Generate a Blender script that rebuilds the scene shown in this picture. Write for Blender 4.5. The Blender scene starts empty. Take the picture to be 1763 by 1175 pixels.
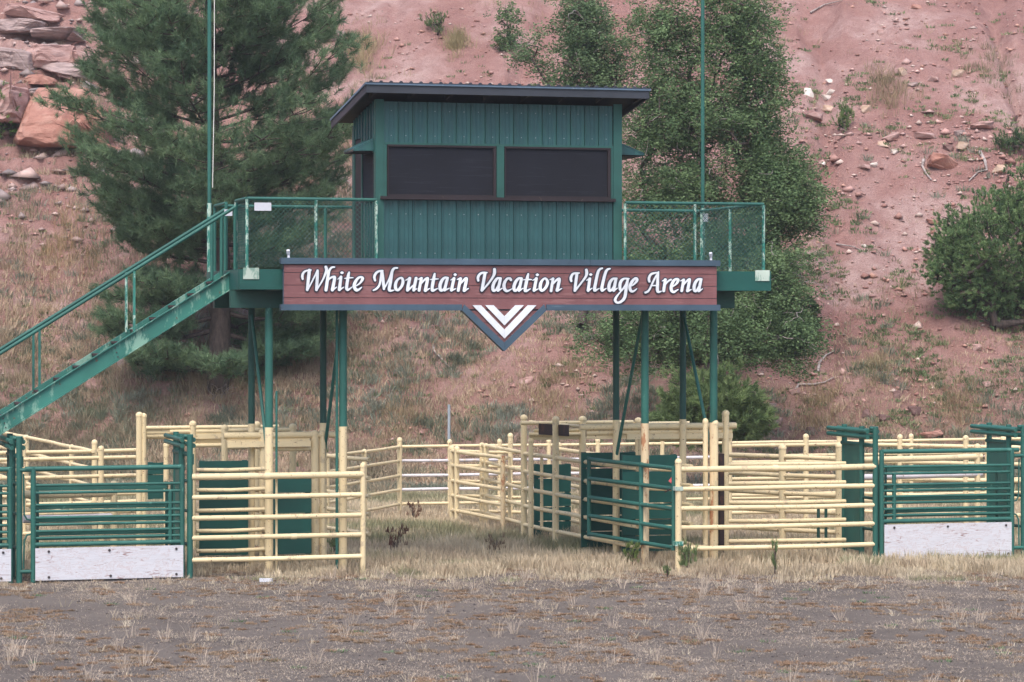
import bpy, math, random
import numpy as np
from mathutils import Vector, Matrix

random.seed(7)
RNG = np.random.default_rng(11)
scn = bpy.context.scene
COL = scn.collection

# ------------------------------------------------------------------ camera
EYE = 3.93                 # eye height above the arena dirt
FPX = 4800.0               # focal length in photo pixels (1763 wide)
YAW = math.radians(15.5)
CX, HY = 881.5, 545.0      # principal column, horizon row
SA, CA = math.sin(YAW), math.cos(YAW)

cam = bpy.data.cameras.new('camera')
camo = bpy.data.objects.new('camera', cam)
COL.objects.link(camo)
cam.sensor_width = 36.0
cam.lens = FPX / 1763.0 * 36.0
cam.shift_y = -(587.5 - HY) / 1763.0
cam.clip_end = 2000
camo.location = (0, 0, EYE)
camo.rotation_euler = (math.pi / 2, 0, -YAW)
scn.camera = camo

# ------------------------------------------------------------------ light
world = bpy.data.worlds.new('World')
scn.world = world
world.use_nodes = True
wn = world.node_tree
wn.nodes.clear()
sky = wn.nodes.new('ShaderNodeTexSky')
sky.sky_type = 'NISHITA'
sky.sun_disc = False
SUN_EL, SUN_AZ = math.radians(58), math.radians(205)   # high, behind the camera, a little to the left
sky.sun_elevation = SUN_EL
sky.sun_rotation = SUN_AZ
sky.air_density = 1.0
sky.dust_density = 3.5
sky.ozone_density = 1.0
bg = wn.nodes.new('ShaderNodeBackground')
bg.inputs['Strength'].default_value = 0.15
wo = wn.nodes.new('ShaderNodeOutputWorld')
wn.links.new(sky.outputs[0], bg.inputs[0])
wn.links.new(bg.outputs[0], wo.inputs[0])
sun = bpy.data.lights.new('sun', 'SUN')
suno = bpy.data.objects.new('sun', sun)
COL.objects.link(suno)
sun.energy = 1.15
sun.angle = math.radians(30)
sun.color = (1.0, 0.97, 0.93)
sd = Vector((math.sin(SUN_AZ) * math.cos(SUN_EL), math.cos(SUN_AZ) * math.cos(SUN_EL), math.sin(SUN_EL)))
suno.rotation_euler = sd.to_track_quat('Z', 'Y').to_euler()
scn.view_settings.view_transform = 'Standard'
scn.view_settings.look = 'None'
scn.view_settings.exposure = 1.0
scn.view_settings.gamma = 1.0

# ------------------------------------------------------------------ place helpers
def UT(u, t, z=0.0):
    """camera-aligned ground coordinates (metres right, metres ahead) to world"""
    return np.array((SA * t + CA * u, CA * t - SA * u, z))
def P(px, py, t):
    return UT((px - CX) * t / FPX, t, EYE - t * (py - HY) / FPX)
def XY(px, t):
    p = P(px, HY, t); return float(p[0]), float(p[1])
def XatY(px, Y):
    c = (px - CX) / FPX
    return Y * (SA + CA * c) / (CA - SA * c)
def TY(px, Y):
    c = (px - CX) / FPX
    return Y / (CA - SA * c)
def ZatY(px, py, Y):
    return EYE - TY(px, Y) * (py - HY) / FPX

# ------------------------------------------------------------------ noise
def _hash(ix, iy, seed):
    ix = ix.astype(np.int64).astype(np.uint64); iy = iy.astype(np.int64).astype(np.uint64)
    h = ix * np.uint64(374761393) + iy * np.uint64(668265263) + np.uint64(seed * 1442695041 + 12345)
    h = (h ^ (h >> np.uint64(13))) * np.uint64(1274126177)
    h = h ^ (h >> np.uint64(16))
    return (h & np.uint64(0xffff)).astype(np.float64) / 65535.0
def vnoise(x, y, seed=0):
    x = np.asarray(x, float) + 4096.0; y = np.asarray(y, float) + 4096.0
    ix = np.floor(x); iy = np.floor(y)
    fx = x - ix; fy = y - iy
    fx = fx * fx * (3 - 2 * fx); fy = fy * fy * (3 - 2 * fy)
    a = _hash(ix, iy, seed); b = _hash(ix + 1, iy, seed)
    c = _hash(ix, iy + 1, seed); d = _hash(ix + 1, iy + 1, seed)
    return (a + (b - a) * fx) * (1 - fy) + (c + (d - c) * fx) * fy
def fbm(x, y, seed=0, octv=4):
    s = 0; a = 0.5; n = 0
    for k in range(octv):
        s = s + a * vnoise(np.asarray(x) * 2 ** k, np.asarray(y) * 2 ** k, seed + k); n += a; a *= 0.5
    return s / n

def hill(u, t):
    u = np.asarray(u, float); t = np.asarray(t, float)
    toe = 60.5 + 1.6 * (vnoise(u / 6.0, u * 0 + 3, 5) - .5) + 1.0 * np.clip(-u / 10, 0, 1)
    s = t - toe
    sp = np.clip(s, 0, None)
    z = 0.34 * np.minimum(sp, 5) + 0.62 * np.clip(sp - 5, 0, 40) + 0.15 * np.clip(sp - 45, 0, 200)
    z = np.where(s < 5, 0.04 * np.minimum(sp, 5) ** 2 * 1.7, z)
    ramp = np.clip(sp / 4.0, 0, 1)
    z = z + ramp * (1.3 * (fbm(u / 7.0, t / 9.0, 21, 3) - .5) + 0.40 * (fbm(u / 1.4, t / 1.8, 31, 4) - .5)
                    + 0.20 * (fbm(u / .35, t / .45, 41, 3) - .5))
    # shallow gullies running down the slope
    q = fbm(u / 2.6 + .25 * vnoise(t / 5.0, t * 0, 17), t / 16.0, 61, 3)
    z = z - ramp * 1.5 * np.clip(.16 - np.abs(q - .5), 0, 1) * 2.2 * np.clip(sp / 9, 0, 1)
    # rill washed down the slope on the right
    z = z - ramp * 0.35 * np.exp(-((u - 6.6 - 0.10 * (t - 70) - .4 * np.sin(t / 2.5)) / 0.7) ** 2)
    # ledges of the outcrop, upper left
    w = np.clip((-u - 8.2) / 2.2, 0, 1) * np.clip((t - 75.0) / 2, 0, 1)
    st = (z * 2.1 + fbm(u / 1.5, t / 3.0, 77, 3) * 1.6)
    z = z + w * (np.floor(st) + np.clip((st - np.floor(st)) * 3, 0, 1) - st) / 2.1 * 1.05
    # low unevenness of the flat
    z = z + (1 - ramp) * 0.05 * (fbm(u / 1.2, t / 1.2, 51, 3) - .5)
    return z
def hit(px, py):
    """where the view through a photo pixel meets the slope"""
    ts = np.arange(44, 125, .05)
    z = EYE - ts * (py - HY) / FPX
    h = hill((px - CX) * ts / FPX, ts)
    k = int(np.argmax(z < h))
    t = float(ts[k])
    return t, UT((px - CX) * t / FPX, t, float(h[k]))

# ------------------------------------------------------------------ materials
def nmat(name, rough=0.6, metal=0.0, spec=0.5):
    m = bpy.data.materials.new(name); m.use_nodes = True
    nt = m.node_tree; b = nt.nodes['Principled BSDF']
    b.inputs['Roughness'].default_value = rough
    b.inputs['Metallic'].default_value = metal
    b.inputs['Specular IOR Level'].default_value = spec
    return m, nt, b
def tex(nt, scale, detail=5, rough=.6, stretch=(1, 1, 1), coord='Object'):
    tc = nt.nodes.new('ShaderNodeTexCoord'); mp = nt.nodes.new('ShaderNodeMapping')
    mp.inputs['Scale'].default_value = stretch
    n = nt.nodes.new('ShaderNodeTexNoise'); n.inputs['Scale'].default_value = scale
    n.inputs['Detail'].default_value = detail; n.inputs['Roughness'].default_value = rough
    nt.links.new(tc.outputs[coord], mp.inputs[0]); nt.links.new(mp.outputs[0], n.inputs['Vector'])
    return n
def ramp(nt, src, stops):
    r = nt.nodes.new('ShaderNodeValToRGB')
    while len(r.color_ramp.elements) < len(stops): r.color_ramp.elements.new(.5)
    for e, (p, c) in zip(r.color_ramp.elements, stops):
        e.position = p; e.color = (c[0], c[1], c[2], 1) if hasattr(c, '__len__') else (c, c, c, 1)
    nt.links.new(src, r.inputs[0]); return r
def mix(nt, fac, a, b):
    m = nt.nodes.new('ShaderNodeMix'); m.data_type = 'RGBA'
    for s, v in ((0, fac), (6, a), (7, b)):
        if hasattr(v, 'is_linked'): nt.links.new(v, m.inputs[s])
        elif s == 0: m.inputs[0].default_value = v
        else: m.inputs[s].default_value = (v[0], v[1], v[2], 1)
    return m.outputs[2]
def bump(nt, b, src, strength=.3, dist=.01):
    bp = nt.nodes.new('ShaderNodeBump'); bp.inputs['Strength'].default_value = strength
    bp.inputs['Distance'].default_value = dist
    nt.links.new(src, bp.inputs['Height']); nt.links.new(bp.outputs[0], b.inputs['Normal'])
def paint(name, col, worn, wear=.62, rough=.55, rust=None, scale=9, stretch=(1, 1, .35), var=.18, ov=.07):
    m, nt, b = nmat(name, rough, 0, .35)
    big = tex(nt, 1.3, 4)
    c2 = tuple(v * (1 - var) for v in col); c3 = tuple(min(1, v * (1 + var)) for v in col)
    base = ramp(nt, big.outputs[0], [(.35, c2), (.65, c3)]).outputs[0]
    w = tex(nt, scale, 8, .7, stretch)
    wf = ramp(nt, w.outputs[0], [(wear, 0.0), (wear + .05, 1.0)]).outputs[0]
    c = mix(nt, wf, base, worn)
    if rust:
        r = tex(nt, scale * 1.7, 6, .75)
        c = mix(nt, ramp(nt, r.outputs[0], [(.615, 0.), (.645, 1.)]).outputs[0], c, rust)
    oi = nt.nodes.new('ShaderNodeObjectInfo'); hs = nt.nodes.new('ShaderNodeHueSaturation')
    rr = ramp(nt, oi.outputs['Random'], [(0., 1 - ov), (1., 1 + ov)])
    nt.links.new(c, hs.inputs['Color']); nt.links.new(rr.outputs[0], hs.inputs['Value'])
    nt.links.new(hs.outputs[0], b.inputs['Base Color'])
    bump(nt, b, w.outputs[0], .15, .004)
    return m
M = {}
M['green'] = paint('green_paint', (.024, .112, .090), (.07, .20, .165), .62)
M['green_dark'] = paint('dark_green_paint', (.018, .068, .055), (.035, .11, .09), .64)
M['green_faded'] = paint('faded_green_paint', (.035, .19, .15), (.40, .52, .44), .50, scale=14)
M['stair_green'] = paint('stair_green_paint', (.035, .165, .132), (.19, .34, .27), .53, scale=4, rust=(.10, .07, .05))
M['wall_green'] = paint('booth_wall_paint', (.023, .078, .082), (.030, .108, .100), .52, rough=.4, var=.30, scale=5, stretch=(1, 1, .12))
M['trim_green'] = paint('booth_trim_paint', (.022, .092, .078), (.05, .16, .13), .66)
M['cream'] = paint('cream_paint', (.70, .57, .345), (.50, .40, .26), .58, rust=(.16, .06, .025), scale=11, stretch=(.5, .5, .5), var=.05)
M['cream_rusty'] = paint('rusty_cream_paint', (.68, .53, .33), (.42, .20, .10), .52, rust=(.14, .05, .02), scale=7, var=.08)
M['white_rail'] = paint('whitish_rail_paint', (.64, .60, .61), (.56, .47, .37), .60, rust=(.25, .15, .1))
M['plywood_green'] = paint('green_plywood_paint', (.009, .075, .062), (.024, .10, .08), .60, scale=5, stretch=(.3, .3, 3), ov=.28)
M['maroon'] = paint('maroon_board_paint', (.185, .078, .080), (.23, .11, .108), .55, rough=.6, scale=4, stretch=(.4, .4, 4))
M['slate'] = paint('slate_blue_trim_paint', (.052, .088, .125), (.10, .15, .19), .62, scale=6, stretch=(.3, .3, 3))
M['fascia'] = paint('charcoal_fascia_paint', (.035, .04, .052), (.09, .08, .075), .68, scale=6, stretch=(.3, .3, 3))
M['drip'] = paint('roof_edge_metal', (.10, .15, .21), (.17, .22, .28), .58)
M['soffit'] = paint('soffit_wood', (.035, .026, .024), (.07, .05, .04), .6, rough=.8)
M['shutter'] = paint('weathered_black_board', (.009, .010, .016), (.017, .018, .026), .56, rough=.9, scale=5, stretch=(.25, .25, 5))
M['frame_dark'] = paint('dark_brown_frame', (.022, .015, .018), (.16, .12, .10), .66, rough=.7)
M['letter'] = paint('white_letter_paint', (.70, .73, .77), (.64, .67, .71), .6)
M['letter_edge'] = paint('dark_letter_edge', (.035, .035, .055), (.05, .05, .07), .6)
M['rust_plate'] = paint('rusted_plate', (.03, .018, .018), (.07, .03, .022), .55)
M['paper'] = paint('white_paper', (.58, .59, .64), (.45, .45, .5), .62, rough=.8)
M['pale_plate'] = paint('pale_bracket', (.42, .50, .43), (.2, .32, .26), .5)
M['galv'] = paint('galvanised_steel', (.30, .34, .37), (.4, .42, .44), .55, rough=.4)
M['wire'] = paint('green_coated_wire', (.03, .10, .08), (.10, .16, .14), .55)
M['rope'] = paint('pale_rope', (.7, .68, .62), (.6, .6, .55), .6)
M['red_tape'] = paint('faded_red_tape', (.45, .08, .08), (.4, .2, .2), .6)
M['bolt'] = paint('dark_bolt', (.05, .04, .045), (.1, .07, .06), .6)
M['bleached_wood'] = paint('bleached_wood', (.36, .31, .29), (.22, .18, .17), .5, rough=.9)

def board_mat():
    m, nt, b = nmat('scuffed_white_plywood', .7)
    a = tex(nt, 5, 9, .72, (.6, .6, 3.2)); a.inputs['Distortion'].default_value = 1.6
    f = ramp(nt, a.outputs[0], [(.385, 0.), (.42, 1.)]).outputs[0]
    g = tex(nt, 30, 4, .6, (.2, .2, 3))
    base = ramp(nt, g.outputs[0], [(.3, (.50, .50, .54)), (.7, (.61, .61, .65))]).outputs[0]
    c = mix(nt, f, (.30, .20, .20), base)
    a2 = tex(nt, 2.2, 8, .7, (1, 1, 2)); a2.inputs['Distortion'].default_value = 2
    c = mix(nt, ramp(nt, a2.outputs[0], [(.480, 0.), (.497, .75), (.514, 0.)]).outputs[0], c, (.45, .32, .31))
    nt.links.new(c, b.inputs['Base Color']); bump(nt, b, g.outputs[0], .3, .003)
    return m
M['board'] = board_mat()

def colattr_mat(name, rough=.85, transl=0.25, var=.25):
    m, nt, b = nmat(name, rough, 0, .2)
    at = nt.nodes.new('ShaderNodeAttribute'); at.attribute_name = 'col'
    n = tex(nt, 2.0, 4)
    hv = nt.nodes.new('ShaderNodeHueSaturation')
    r = ramp(nt, n.outputs[0], [(.3, 1 - var), (.7, 1 + var)])
    nt.links.new(at.outputs['Color'], hv.inputs['Color']); nt.links.new(r.outputs[0], hv.inputs['Value'])
    nt.links.new(hv.outputs[0], b.inputs['Base Color'])
    if transl:
        tr = nt.nodes.new('ShaderNodeBsdfTranslucent'); ms = nt.nodes.new('ShaderNodeMixShader')
        ms.inputs[0].default_value = transl
        nt.links.new(hv.outputs[0], tr.inputs[0]); nt.links.new(b.outputs[0], ms.inputs[1]); nt.links.new(tr.outputs[0], ms.inputs[2])
        nt.links.new(ms.outputs[0], nt.nodes['Material Output'].inputs[0])
    return m
M['foliage'] = colattr_mat('foliage')
M['grass'] = colattr_mat('dry_grass', transl=.2, var=.15)
M['stone'] = colattr_mat('stone_chips', transl=0, var=.2)

def bark_mat():
    m, nt, b = nmat('bark', .9)
    n = tex(nt, 14, 6, .7, (1, 1, .3))
    r = ramp(nt, n.outputs[0], [(.35, (.035, .025, .022)), (.65, (.11, .08, .068))])
    nt.links.new(r.outputs[0], b.inputs['Base Color']); bump(nt, b, n.outputs[0], .8, .03)
    return m
M['bark'] = bark_mat()
def rock_mat(name, c1, c2, c3, strata=1.0):
    m, nt, b = nmat(name, .9, 0, .25)
    n = tex(nt, 2.2, 8, .68, (1, 1, 1 + 3 * strata))
    r = ramp(nt, n.outputs[0], [(.32, c1), (.5, c2), (.68, c3)])
    n2 = tex(nt, 30, 5, .7)
    c = mix(nt, ramp(nt, n2.outputs[0], [(.60, 0.), (.72, .6)]).outputs[0], r.outputs[0], tuple(v * .55 for v in c1))
    nt.links.new(c, b.inputs['Base Color']); bump(nt, b, n.outputs[0], .9, .06)
    return m
M['rock_orange'] = rock_mat('orange_sandstone', (.28, .135, .105), (.36, .18, .14), (.42, .25, .20), .2)
M['rock_pink'] = rock_mat('pink_sandstone', (.28, .16, .14), (.38, .235, .21), (.46, .32, .295), .6)
M['rock_grey'] = rock_mat('grey_shale', (.20, .155, .15), (.33, .245, .23), (.44, .33, .31), 2)
M['rock_pale'] = rock_mat('pale_limestone', (.52, .44, .37), (.64, .56, .50), (.72, .68, .64), .5)
M['rock_dark'] = rock_mat('dark_stone', (.10, .06, .06), (.17, .10, .09), (.24, .15, .14), .5)
M['rock_buff'] = rock_mat('buff_stone', (.40, .27, .19), (.52, .37, .28), (.58, .46, .38), .5)

def hill_mat():
    m, nt, b = nmat('red_slope_dirt', .95, 0, .15)
    n1 = tex(nt, .35, 6, .6); n2 = tex(nt, 2.4, 8, .7, (1, 1, 1)); n3 = tex(nt, 16, 6, .75); n4 = tex(nt, 45, 3, .6)
    c = ramp(nt, n1.outputs[0], [(.36, (.295, .152, .130)), (.5, (.39, .228, .202)), (.62, (.49, .34, .31))]).outputs[0]
    c = mix(nt, ramp(nt, n2.outputs[0], [(.40, .55), (.60, 0.)]).outputs[0], c, (.29, .155, .14))
    c = mix(nt, ramp(nt, n3.outputs[0], [(.55, 0.), (.70, .6)]).outputs[0], c, (.50, .34, .30))
    c = mix(nt, ramp(nt, n4.outputs[0], [(.36, .6), (.46, 0.)]).outputs[0], c, (.19, .09, .08))
    # old grass thatch on the lower slope (it grows up to a certain height only)
    g = nt.nodes.new('ShaderNodeNewGeometry'); sx = nt.nodes.new('ShaderNodeSeparateXYZ')
    nt.links.new(g.outputs['Position'], sx.inputs[0])
    ma = nt.nodes.new('ShaderNodeMath'); ma.operation = 'MULTIPLY_ADD'
    nt.links.new(n1.outputs[0], ma.inputs[0]); ma.inputs[1].default_value = 5.0; nt.links.new(sx.outputs[2], ma.inputs[2])
    mr = nt.nodes.new('ShaderNodeMapRange'); nt.links.new(ma.outputs[0], mr.inputs[0])
    mr.inputs[1].default_value = 2.8; mr.inputs[2].default_value = 6.0; mr.inputs[3].default_value = .55; mr.inputs[4].default_value = 0.
    gc = ramp(nt, n3.outputs[0], [(.35, (.15, .10, .075)), (.65, (.30, .22, .15))]).outputs[0]
    c = mix(nt, mr.outputs[0], c, gc)
    nt.links.new(c, b.inputs['Base Color'])
    ad = nt.nodes.new('ShaderNodeMath'); ad.operation = 'ADD'
    nt.links.new(n2.outputs[0], ad.inputs[0]); nt.links.new(n3.outputs[0], ad.inputs[1])
    bump(nt, b, ad.outputs[0], .9, .10)
    return m
def pen_mat():
    m, nt, b = nmat('straw_covered_soil', .95, 0, .15)
    n1 = tex(nt, .7, 5, .6); n3 = tex(nt, 14, 6, .75)
    c = ramp(nt, n3.outputs[0], [(.35, (.14, .105, .075)), (.5, (.26, .20, .13)), (.65, (.38, .31, .20))]).outputs[0]
    c = mix(nt, ramp(nt, n1.outputs[0], [(.52, 0.), (.66, .6)]).outputs[0], c, (.12, .13, .07))
    nt.links.new(c, b.inputs['Base Color']); bump(nt, b, n3.outputs[0], .8, .04)
    return m
def arena_mat():
    m, nt, b = nmat('arena_dirt', .95, 0, .15)
    n1 = tex(nt, .5, 5, .6, (1, 1, 1)); n2 = tex(nt, 9, 7, .75); n3 = tex(nt, 60, 4, .7)
    c = ramp(nt, n1.outputs[0], [(.35, (.116, .097, .086)), (.65, (.164, .138, .120))]).outputs[0]
    c = mix(nt, ramp(nt, n2.outputs[0], [(.54, 0.), (.66, .55)]).outputs[0], c, (.20, .155, .125))
    c = mix(nt, ramp(nt, n3.outputs[0], [(.60, 0.), (.68, .5)]).outputs[0], c, (.30, .25, .20))
    c = mix(nt, ramp(nt, n3.outputs[0], [(.32, .6), (.42, 0.)]).outputs[0], c, (.055, .045, .045))
    nt.links.new(c, b.inputs['Base Color']); bump(nt, b, n2.outputs[0], .9, .05)
    return m
M['hill'] = hill_mat(); M['pen'] = pen_mat(); M['arena'] = arena_mat()

# ------------------------------------------------------------------ object helpers
OFF = {}
def tag(o, label=None, cat=None, group=None, kind=None):
    if label: o['label'] = label
    if cat: o['category'] = cat
    if group: o['group'] = group
    if kind: o['kind'] = kind
    return o
def thing(name, label, cat, loc, group=None):
    o = bpy.data.objects.new(name, None); COL.objects.link(o)
    o.empty_display_size = .2
    o.location = tuple(float(v) for v in loc); OFF[o.name] = np.array(loc, float)
    return tag(o, label, cat, group)
class MB:
    def __init__(s): s.v = []; s.f = []; s.sm = []
    def add(s, vs, fs, smooth=False):
        n = len(s.v); s.v += [tuple(float(c) for c in v) for v in vs]
        s.f += [tuple(i + n for i in f) for f in fs]; s.sm += [smooth] * len(fs)
    def box(s, x0, x1, y0, y1, z0, z1):
        vs = [(x0, y0, z0), (x1, y0, z0), (x1, y1, z0), (x0, y1, z0), (x0, y0, z1), (x1, y0, z1), (x1, y1, z1), (x0, y1, z1)]
        s.add(vs, [(0, 3, 2, 1), (4, 5, 6, 7), (0, 1, 5, 4), (1, 2, 6, 5), (2, 3, 7, 6), (3, 0, 4, 7)]); return s
    def beam(s, p0, p1, w, h):
        """box of width w and height h swept from p0 to p1"""
        p0 = np.array(p0, float); p1 = np.array(p1, float); d = p1 - p0; d /= np.linalg.norm(d)
        up = np.array((0, 0, 1.)) if abs(d[2]) < .9 else np.array((0, 1., 0))
        r = np.cross(d, up); r /= np.linalg.norm(r); q = np.cross(r, d)
        vs = []
        for p in (p0, p1):
            for a, b_ in ((-1, -1), (1, -1), (1, 1), (-1, 1)): vs.append(p + r * w / 2 * a + q * h / 2 * b_)
        s.add(vs, [(0, 3, 2, 1), (4, 5, 6, 7), (0, 1, 5, 4), (1, 2, 6, 5), (2, 3, 7, 6), (3, 0, 4, 7)]); return s
    def tube(s, pts, r, n=10, cap=True):
        pts = [np.array(p, float) for p in pts]; m = len(pts)
        rs = r if hasattr(r, '__len__') else [r] * m
        prev = None; rings = []
        for i, p in enumerate(pts):
            d = pts[min(i + 1, m - 1)] - pts[max(i - 1, 0)]; L = np.linalg.norm(d); d = d / (L if L > 1e-9 else 1)
            if prev is None:
                a = np.array((0, 0, 1.)) if abs(d[2]) < .9 else np.array((1., 0, 0))
            else: a = prev
            e = a - d * np.dot(a, d); e /= np.linalg.norm(e); prev = e; g = np.cross(d, e)
            rings.append([p + (e * math.cos(k * 2 * math.pi / n) + g * math.sin(k * 2 * math.pi / n)) * rs[i] for k in range(n)])
        vs = [v for rg in rings for v in rg]
        s.add(vs, [(i * n + k, i * n + (k + 1) % n, (i + 1) * n + (k + 1) % n, (i + 1) * n + k) for i in range(m - 1) for k in range(n)], True)
        if cap:
            s.add(rings[0], [tuple(reversed(range(n)))]); s.add(rings[-1], [tuple(range(n))])
        return s
    def prism(s, poly, y0, y1):
        """closed outline in x,z pushed from y0 to y1 (y0 faces the viewer)"""
        n = len(poly)
        s.add([(x, y0, z) for x, z in poly] + [(x, y1, z) for x, z in poly],
              [tuple(range(n)), tuple(reversed(range(n, 2 * n)))] + [(i, i + n, (i + 1) % n + n, (i + 1) % n) for i in range(n)]); return s
    def build(s, name, mat, parent=None, label=None, cat=None, group=None, kind=None, shift=None):
        me = bpy.data.meshes.new(name)
        o = bpy.data.objects.new(name, me)
        v = np.array(s.v, float)
        if parent is not None:
            off = OFF[parent.name]; o.parent = parent; OFF[o.name] = off; loc = np.zeros(3)
        else:
            off = np.array((v[:, 0].mean(), v[:, 1].mean(), v[:, 2].min())); loc = off
            OFF[o.name] = off
        me.from_pydata([tuple(p) for p in (v - off)], [], s.f)
        me.polygons.foreach_set('use_smooth', s.sm)
        me.materials.append(M[mat] if isinstance(mat, str) else mat)
        COL.objects.link(o); o.location = tuple(loc)
        me.update()
        # outward normals
        import bmesh
        if len(s.f) < 4000:
            bm = bmesh.new(); bm.from_mesh(me); bmesh.ops.recalc_face_normals(bm, faces=bm.faces); bm.to_mesh(me); bm.free()
        if name not in OFF: pass
        OFF[o.name] = off
        return tag(o, label, cat, group, kind)
def pipe(parent, name, p0, p1, r, mat='cream', n=10, **k):
    return MB().tube([p0, p1], r, n).build(name, mat, parent, **k)
def path(parent, name, pts, r, mat, n=8, **k):
    return MB().tube(pts, r, n).build(name, mat, parent, **k)
def post(parent, x, y, z1, r=.05, mat='cream', z0=-.3, cap=True, name='post'):
    m = MB().tube([(x, y, z0), (x, y, z1)], r, 12)
    if cap: m.tube([(x, y, z1 - .03), (x, y, z1 + .005), (x, y, z1 + .03), (x, y, z1 + .045)], [r * 1.12, r * 1.12, r * .8, r * .25], 12)
    return m.build(name, mat, parent)

def tri_mesh(name, verts, tris, mat, col=None, parent=None, **k):
    """big triangle soups: numpy straight into a mesh"""
    me = bpy.data.meshes.new(name)
    nv, nf = len(verts), len(tris)
    off = OFF[parent.name] if parent is not None else np.zeros(3)
    me.vertices.add(nv); me.vertices.foreach_set('co', (verts - off).astype(np.float32).ravel())
    me.loops.add(nf * 3); me.loops.foreach_set('vertex_index', tris.astype(np.int32).ravel())
    me.polygons.add(nf)
    me.polygons.foreach_set('loop_start', np.arange(0, nf * 3, 3, dtype=np.int32))
    me.polygons.foreach_set('loop_total', np.full(nf, 3, np.int32))
    me.update(calc_edges=True)
    if col is not None:
        a = me.color_attributes.new('col', 'FLOAT_COLOR', 'POINT')
        a.data.foreach_set('color', np.concatenate([col, np.ones((nv, 1))], 1).astype(np.float32).ravel())
    me.materials.append(M[mat] if isinstance(mat, str) else mat)
    o = bpy.data.objects.new(name, me); COL.objects.link(o)
    if parent is not None: o.parent = parent
    OFF[o.name] = off
    return tag(o, **k)

# ================================================================== SETTING
def grid(name, us, ts, mat, dz=0.0, smooth=True, **k):
    U, T = np.meshgrid(us, ts)
    Z = hill(U, T) + dz
    X = SA * T + CA * U; Y = CA * T - SA * U
    v = np.stack([X, Y, Z], -1).reshape(-1, 3)
    nu, nt_ = len(us), len(ts)
    i = np.arange((nt_ - 1) * nu).reshape(nt_ - 1, nu)[:, :-1].ravel()
    tr = np.concatenate([np.stack([i, i + 1, i + nu + 1], 1), np.stack([i, i + nu + 1, i + nu], 1)])
    o = tri_mesh(name, v, tr, mat, **k)
    o.data.polygons.foreach_set('use_smooth', np.ones(len(tr), bool))
    return o
def steps(parts):
    out = []
    for a, b, s in parts: out += list(np.arange(a, b, s))
    return np.array(out + [parts[-1][1]])
US = steps([(-250, -100, 50), (-100, -30, 5), (-30, -20, 1), (-20, 20, .1), (20, 30, 1), (30, 100, 5), (100, 250, 50)])
grid('hillside', US, steps([(59, 98, .11), (98, 130, 1), (130, 310, 15)]), 'hill', kind='structure')
US2 = steps([(-250, -100, 50), (-100, -24, 5), (-24, 24, .3), (24, 100, 5), (100, 250, 50)])
grid('pen_ground', US2, steps([(42.6, 59, .3), ]), 'pen', kind='structure')
grid('arena_ground', US2, steps([(-260, -20, 40), (-20, 24, 4), (24, 42.6, .3)]), 'arena', kind='structure')

# ================================================================== SLOPE: rocks
def rock(name, label, px, py, wpx, hpx, mat, seed, flat=1.0, group=None, depth=None, sink=.3, cuts=14, tilt=0):
    t, g = hit(px, py + hpx * .45)
    w = wpx * t / FPX / 2; h = hpx * t / FPX / 2
    d = depth if depth else w * .8
    rr = np.random.default_rng(seed)
    import bmesh
    bm = bmesh.new(); npt = 14 if wpx < 40 else 22
    for k in range(npt):
        d3 = rr.normal(size=3); d3 /= np.abs(d3).max() ** .75 * np.linalg.norm(d3) ** .25
        d3 *= rr.uniform(.82, 1.08)
        if k % 3: d3[2] = np.sign(d3[2]) * rr.uniform(.75, 1.0)
        bm.verts.new(tuple(d3))
    ret = bmesh.ops.convex_hull(bm, input=bm.verts)
    bmesh.ops.delete(bm, geom=[g_ for g_ in ret['geom_interior'] if isinstance(g_, bmesh.types.BMVert)], context='VERTS')
    bmesh.ops.bevel(bm, geom=bm.edges[:], offset=.07, segments=1, affect='EDGES')
    if wpx > 40:
        bmesh.ops.triangulate(bm, faces=bm.faces[:])
        bmesh.ops.subdivide_edges(bm, edges=bm.edges[:], cuts=3 if wpx > 90 else 2, use_grid_fill=True)
        for v in bm.verts:
            x, y, z = v.co
            nz = float(fbm(x * 2.2 + y + 5, z * 3.2 + y * 1.3, seed, 4)) - .5
            lay = .06 * (float(vnoise(z * 6.0 + x * .7, seed * 1.0, seed)) - .5)
            v.co *= 1 + .20 * nz + lay * 1.6
    ct, st_ = math.cos(tilt), math.sin(tilt)
    me = bpy.data.meshes.new(name)
    for v in bm.verts:
        a, b_, c = v.co.x * w, v.co.y * d, v.co.z * h
        a, c = a * ct - c * st_, a * st_ + c * ct
        q = UT(a, b_, c); v.co = (q[0], q[1], q[2])
    bm.to_mesh(me); bm.free()
    me.materials.append(M[mat])
    o = bpy.data.objects.new(name, me); COL.objects.link(o)
    o.location = (g[0], g[1], g[2] + h * (1 - sink) * .8)
    return tag(o, label, 'rock', group)
rock('boulder', 'big smooth orange sandstone boulder jutting from the slope left of the pine', 105, 178, 178, 112, 'rock_orange', 5, depth=1.5, sink=.45, cuts=9)
rock('boulder', 'low orange cap stone lying on top of the big orange boulder', 72, 141, 60, 20, 'rock_orange', 8, depth=.5, sink=0)
rock('boulder', 'dusty pink buried shoulder of rock at the left edge behind the green bush', 18, 172, 70, 70, 'rock_pink', 12, depth=1.3, cuts=7)
rock('boulder', 'fractured orange rock end showing just behind the left tips of the pine', 160, 215, 70, 75, 'rock_orange', 15, depth=1.2)
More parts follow.
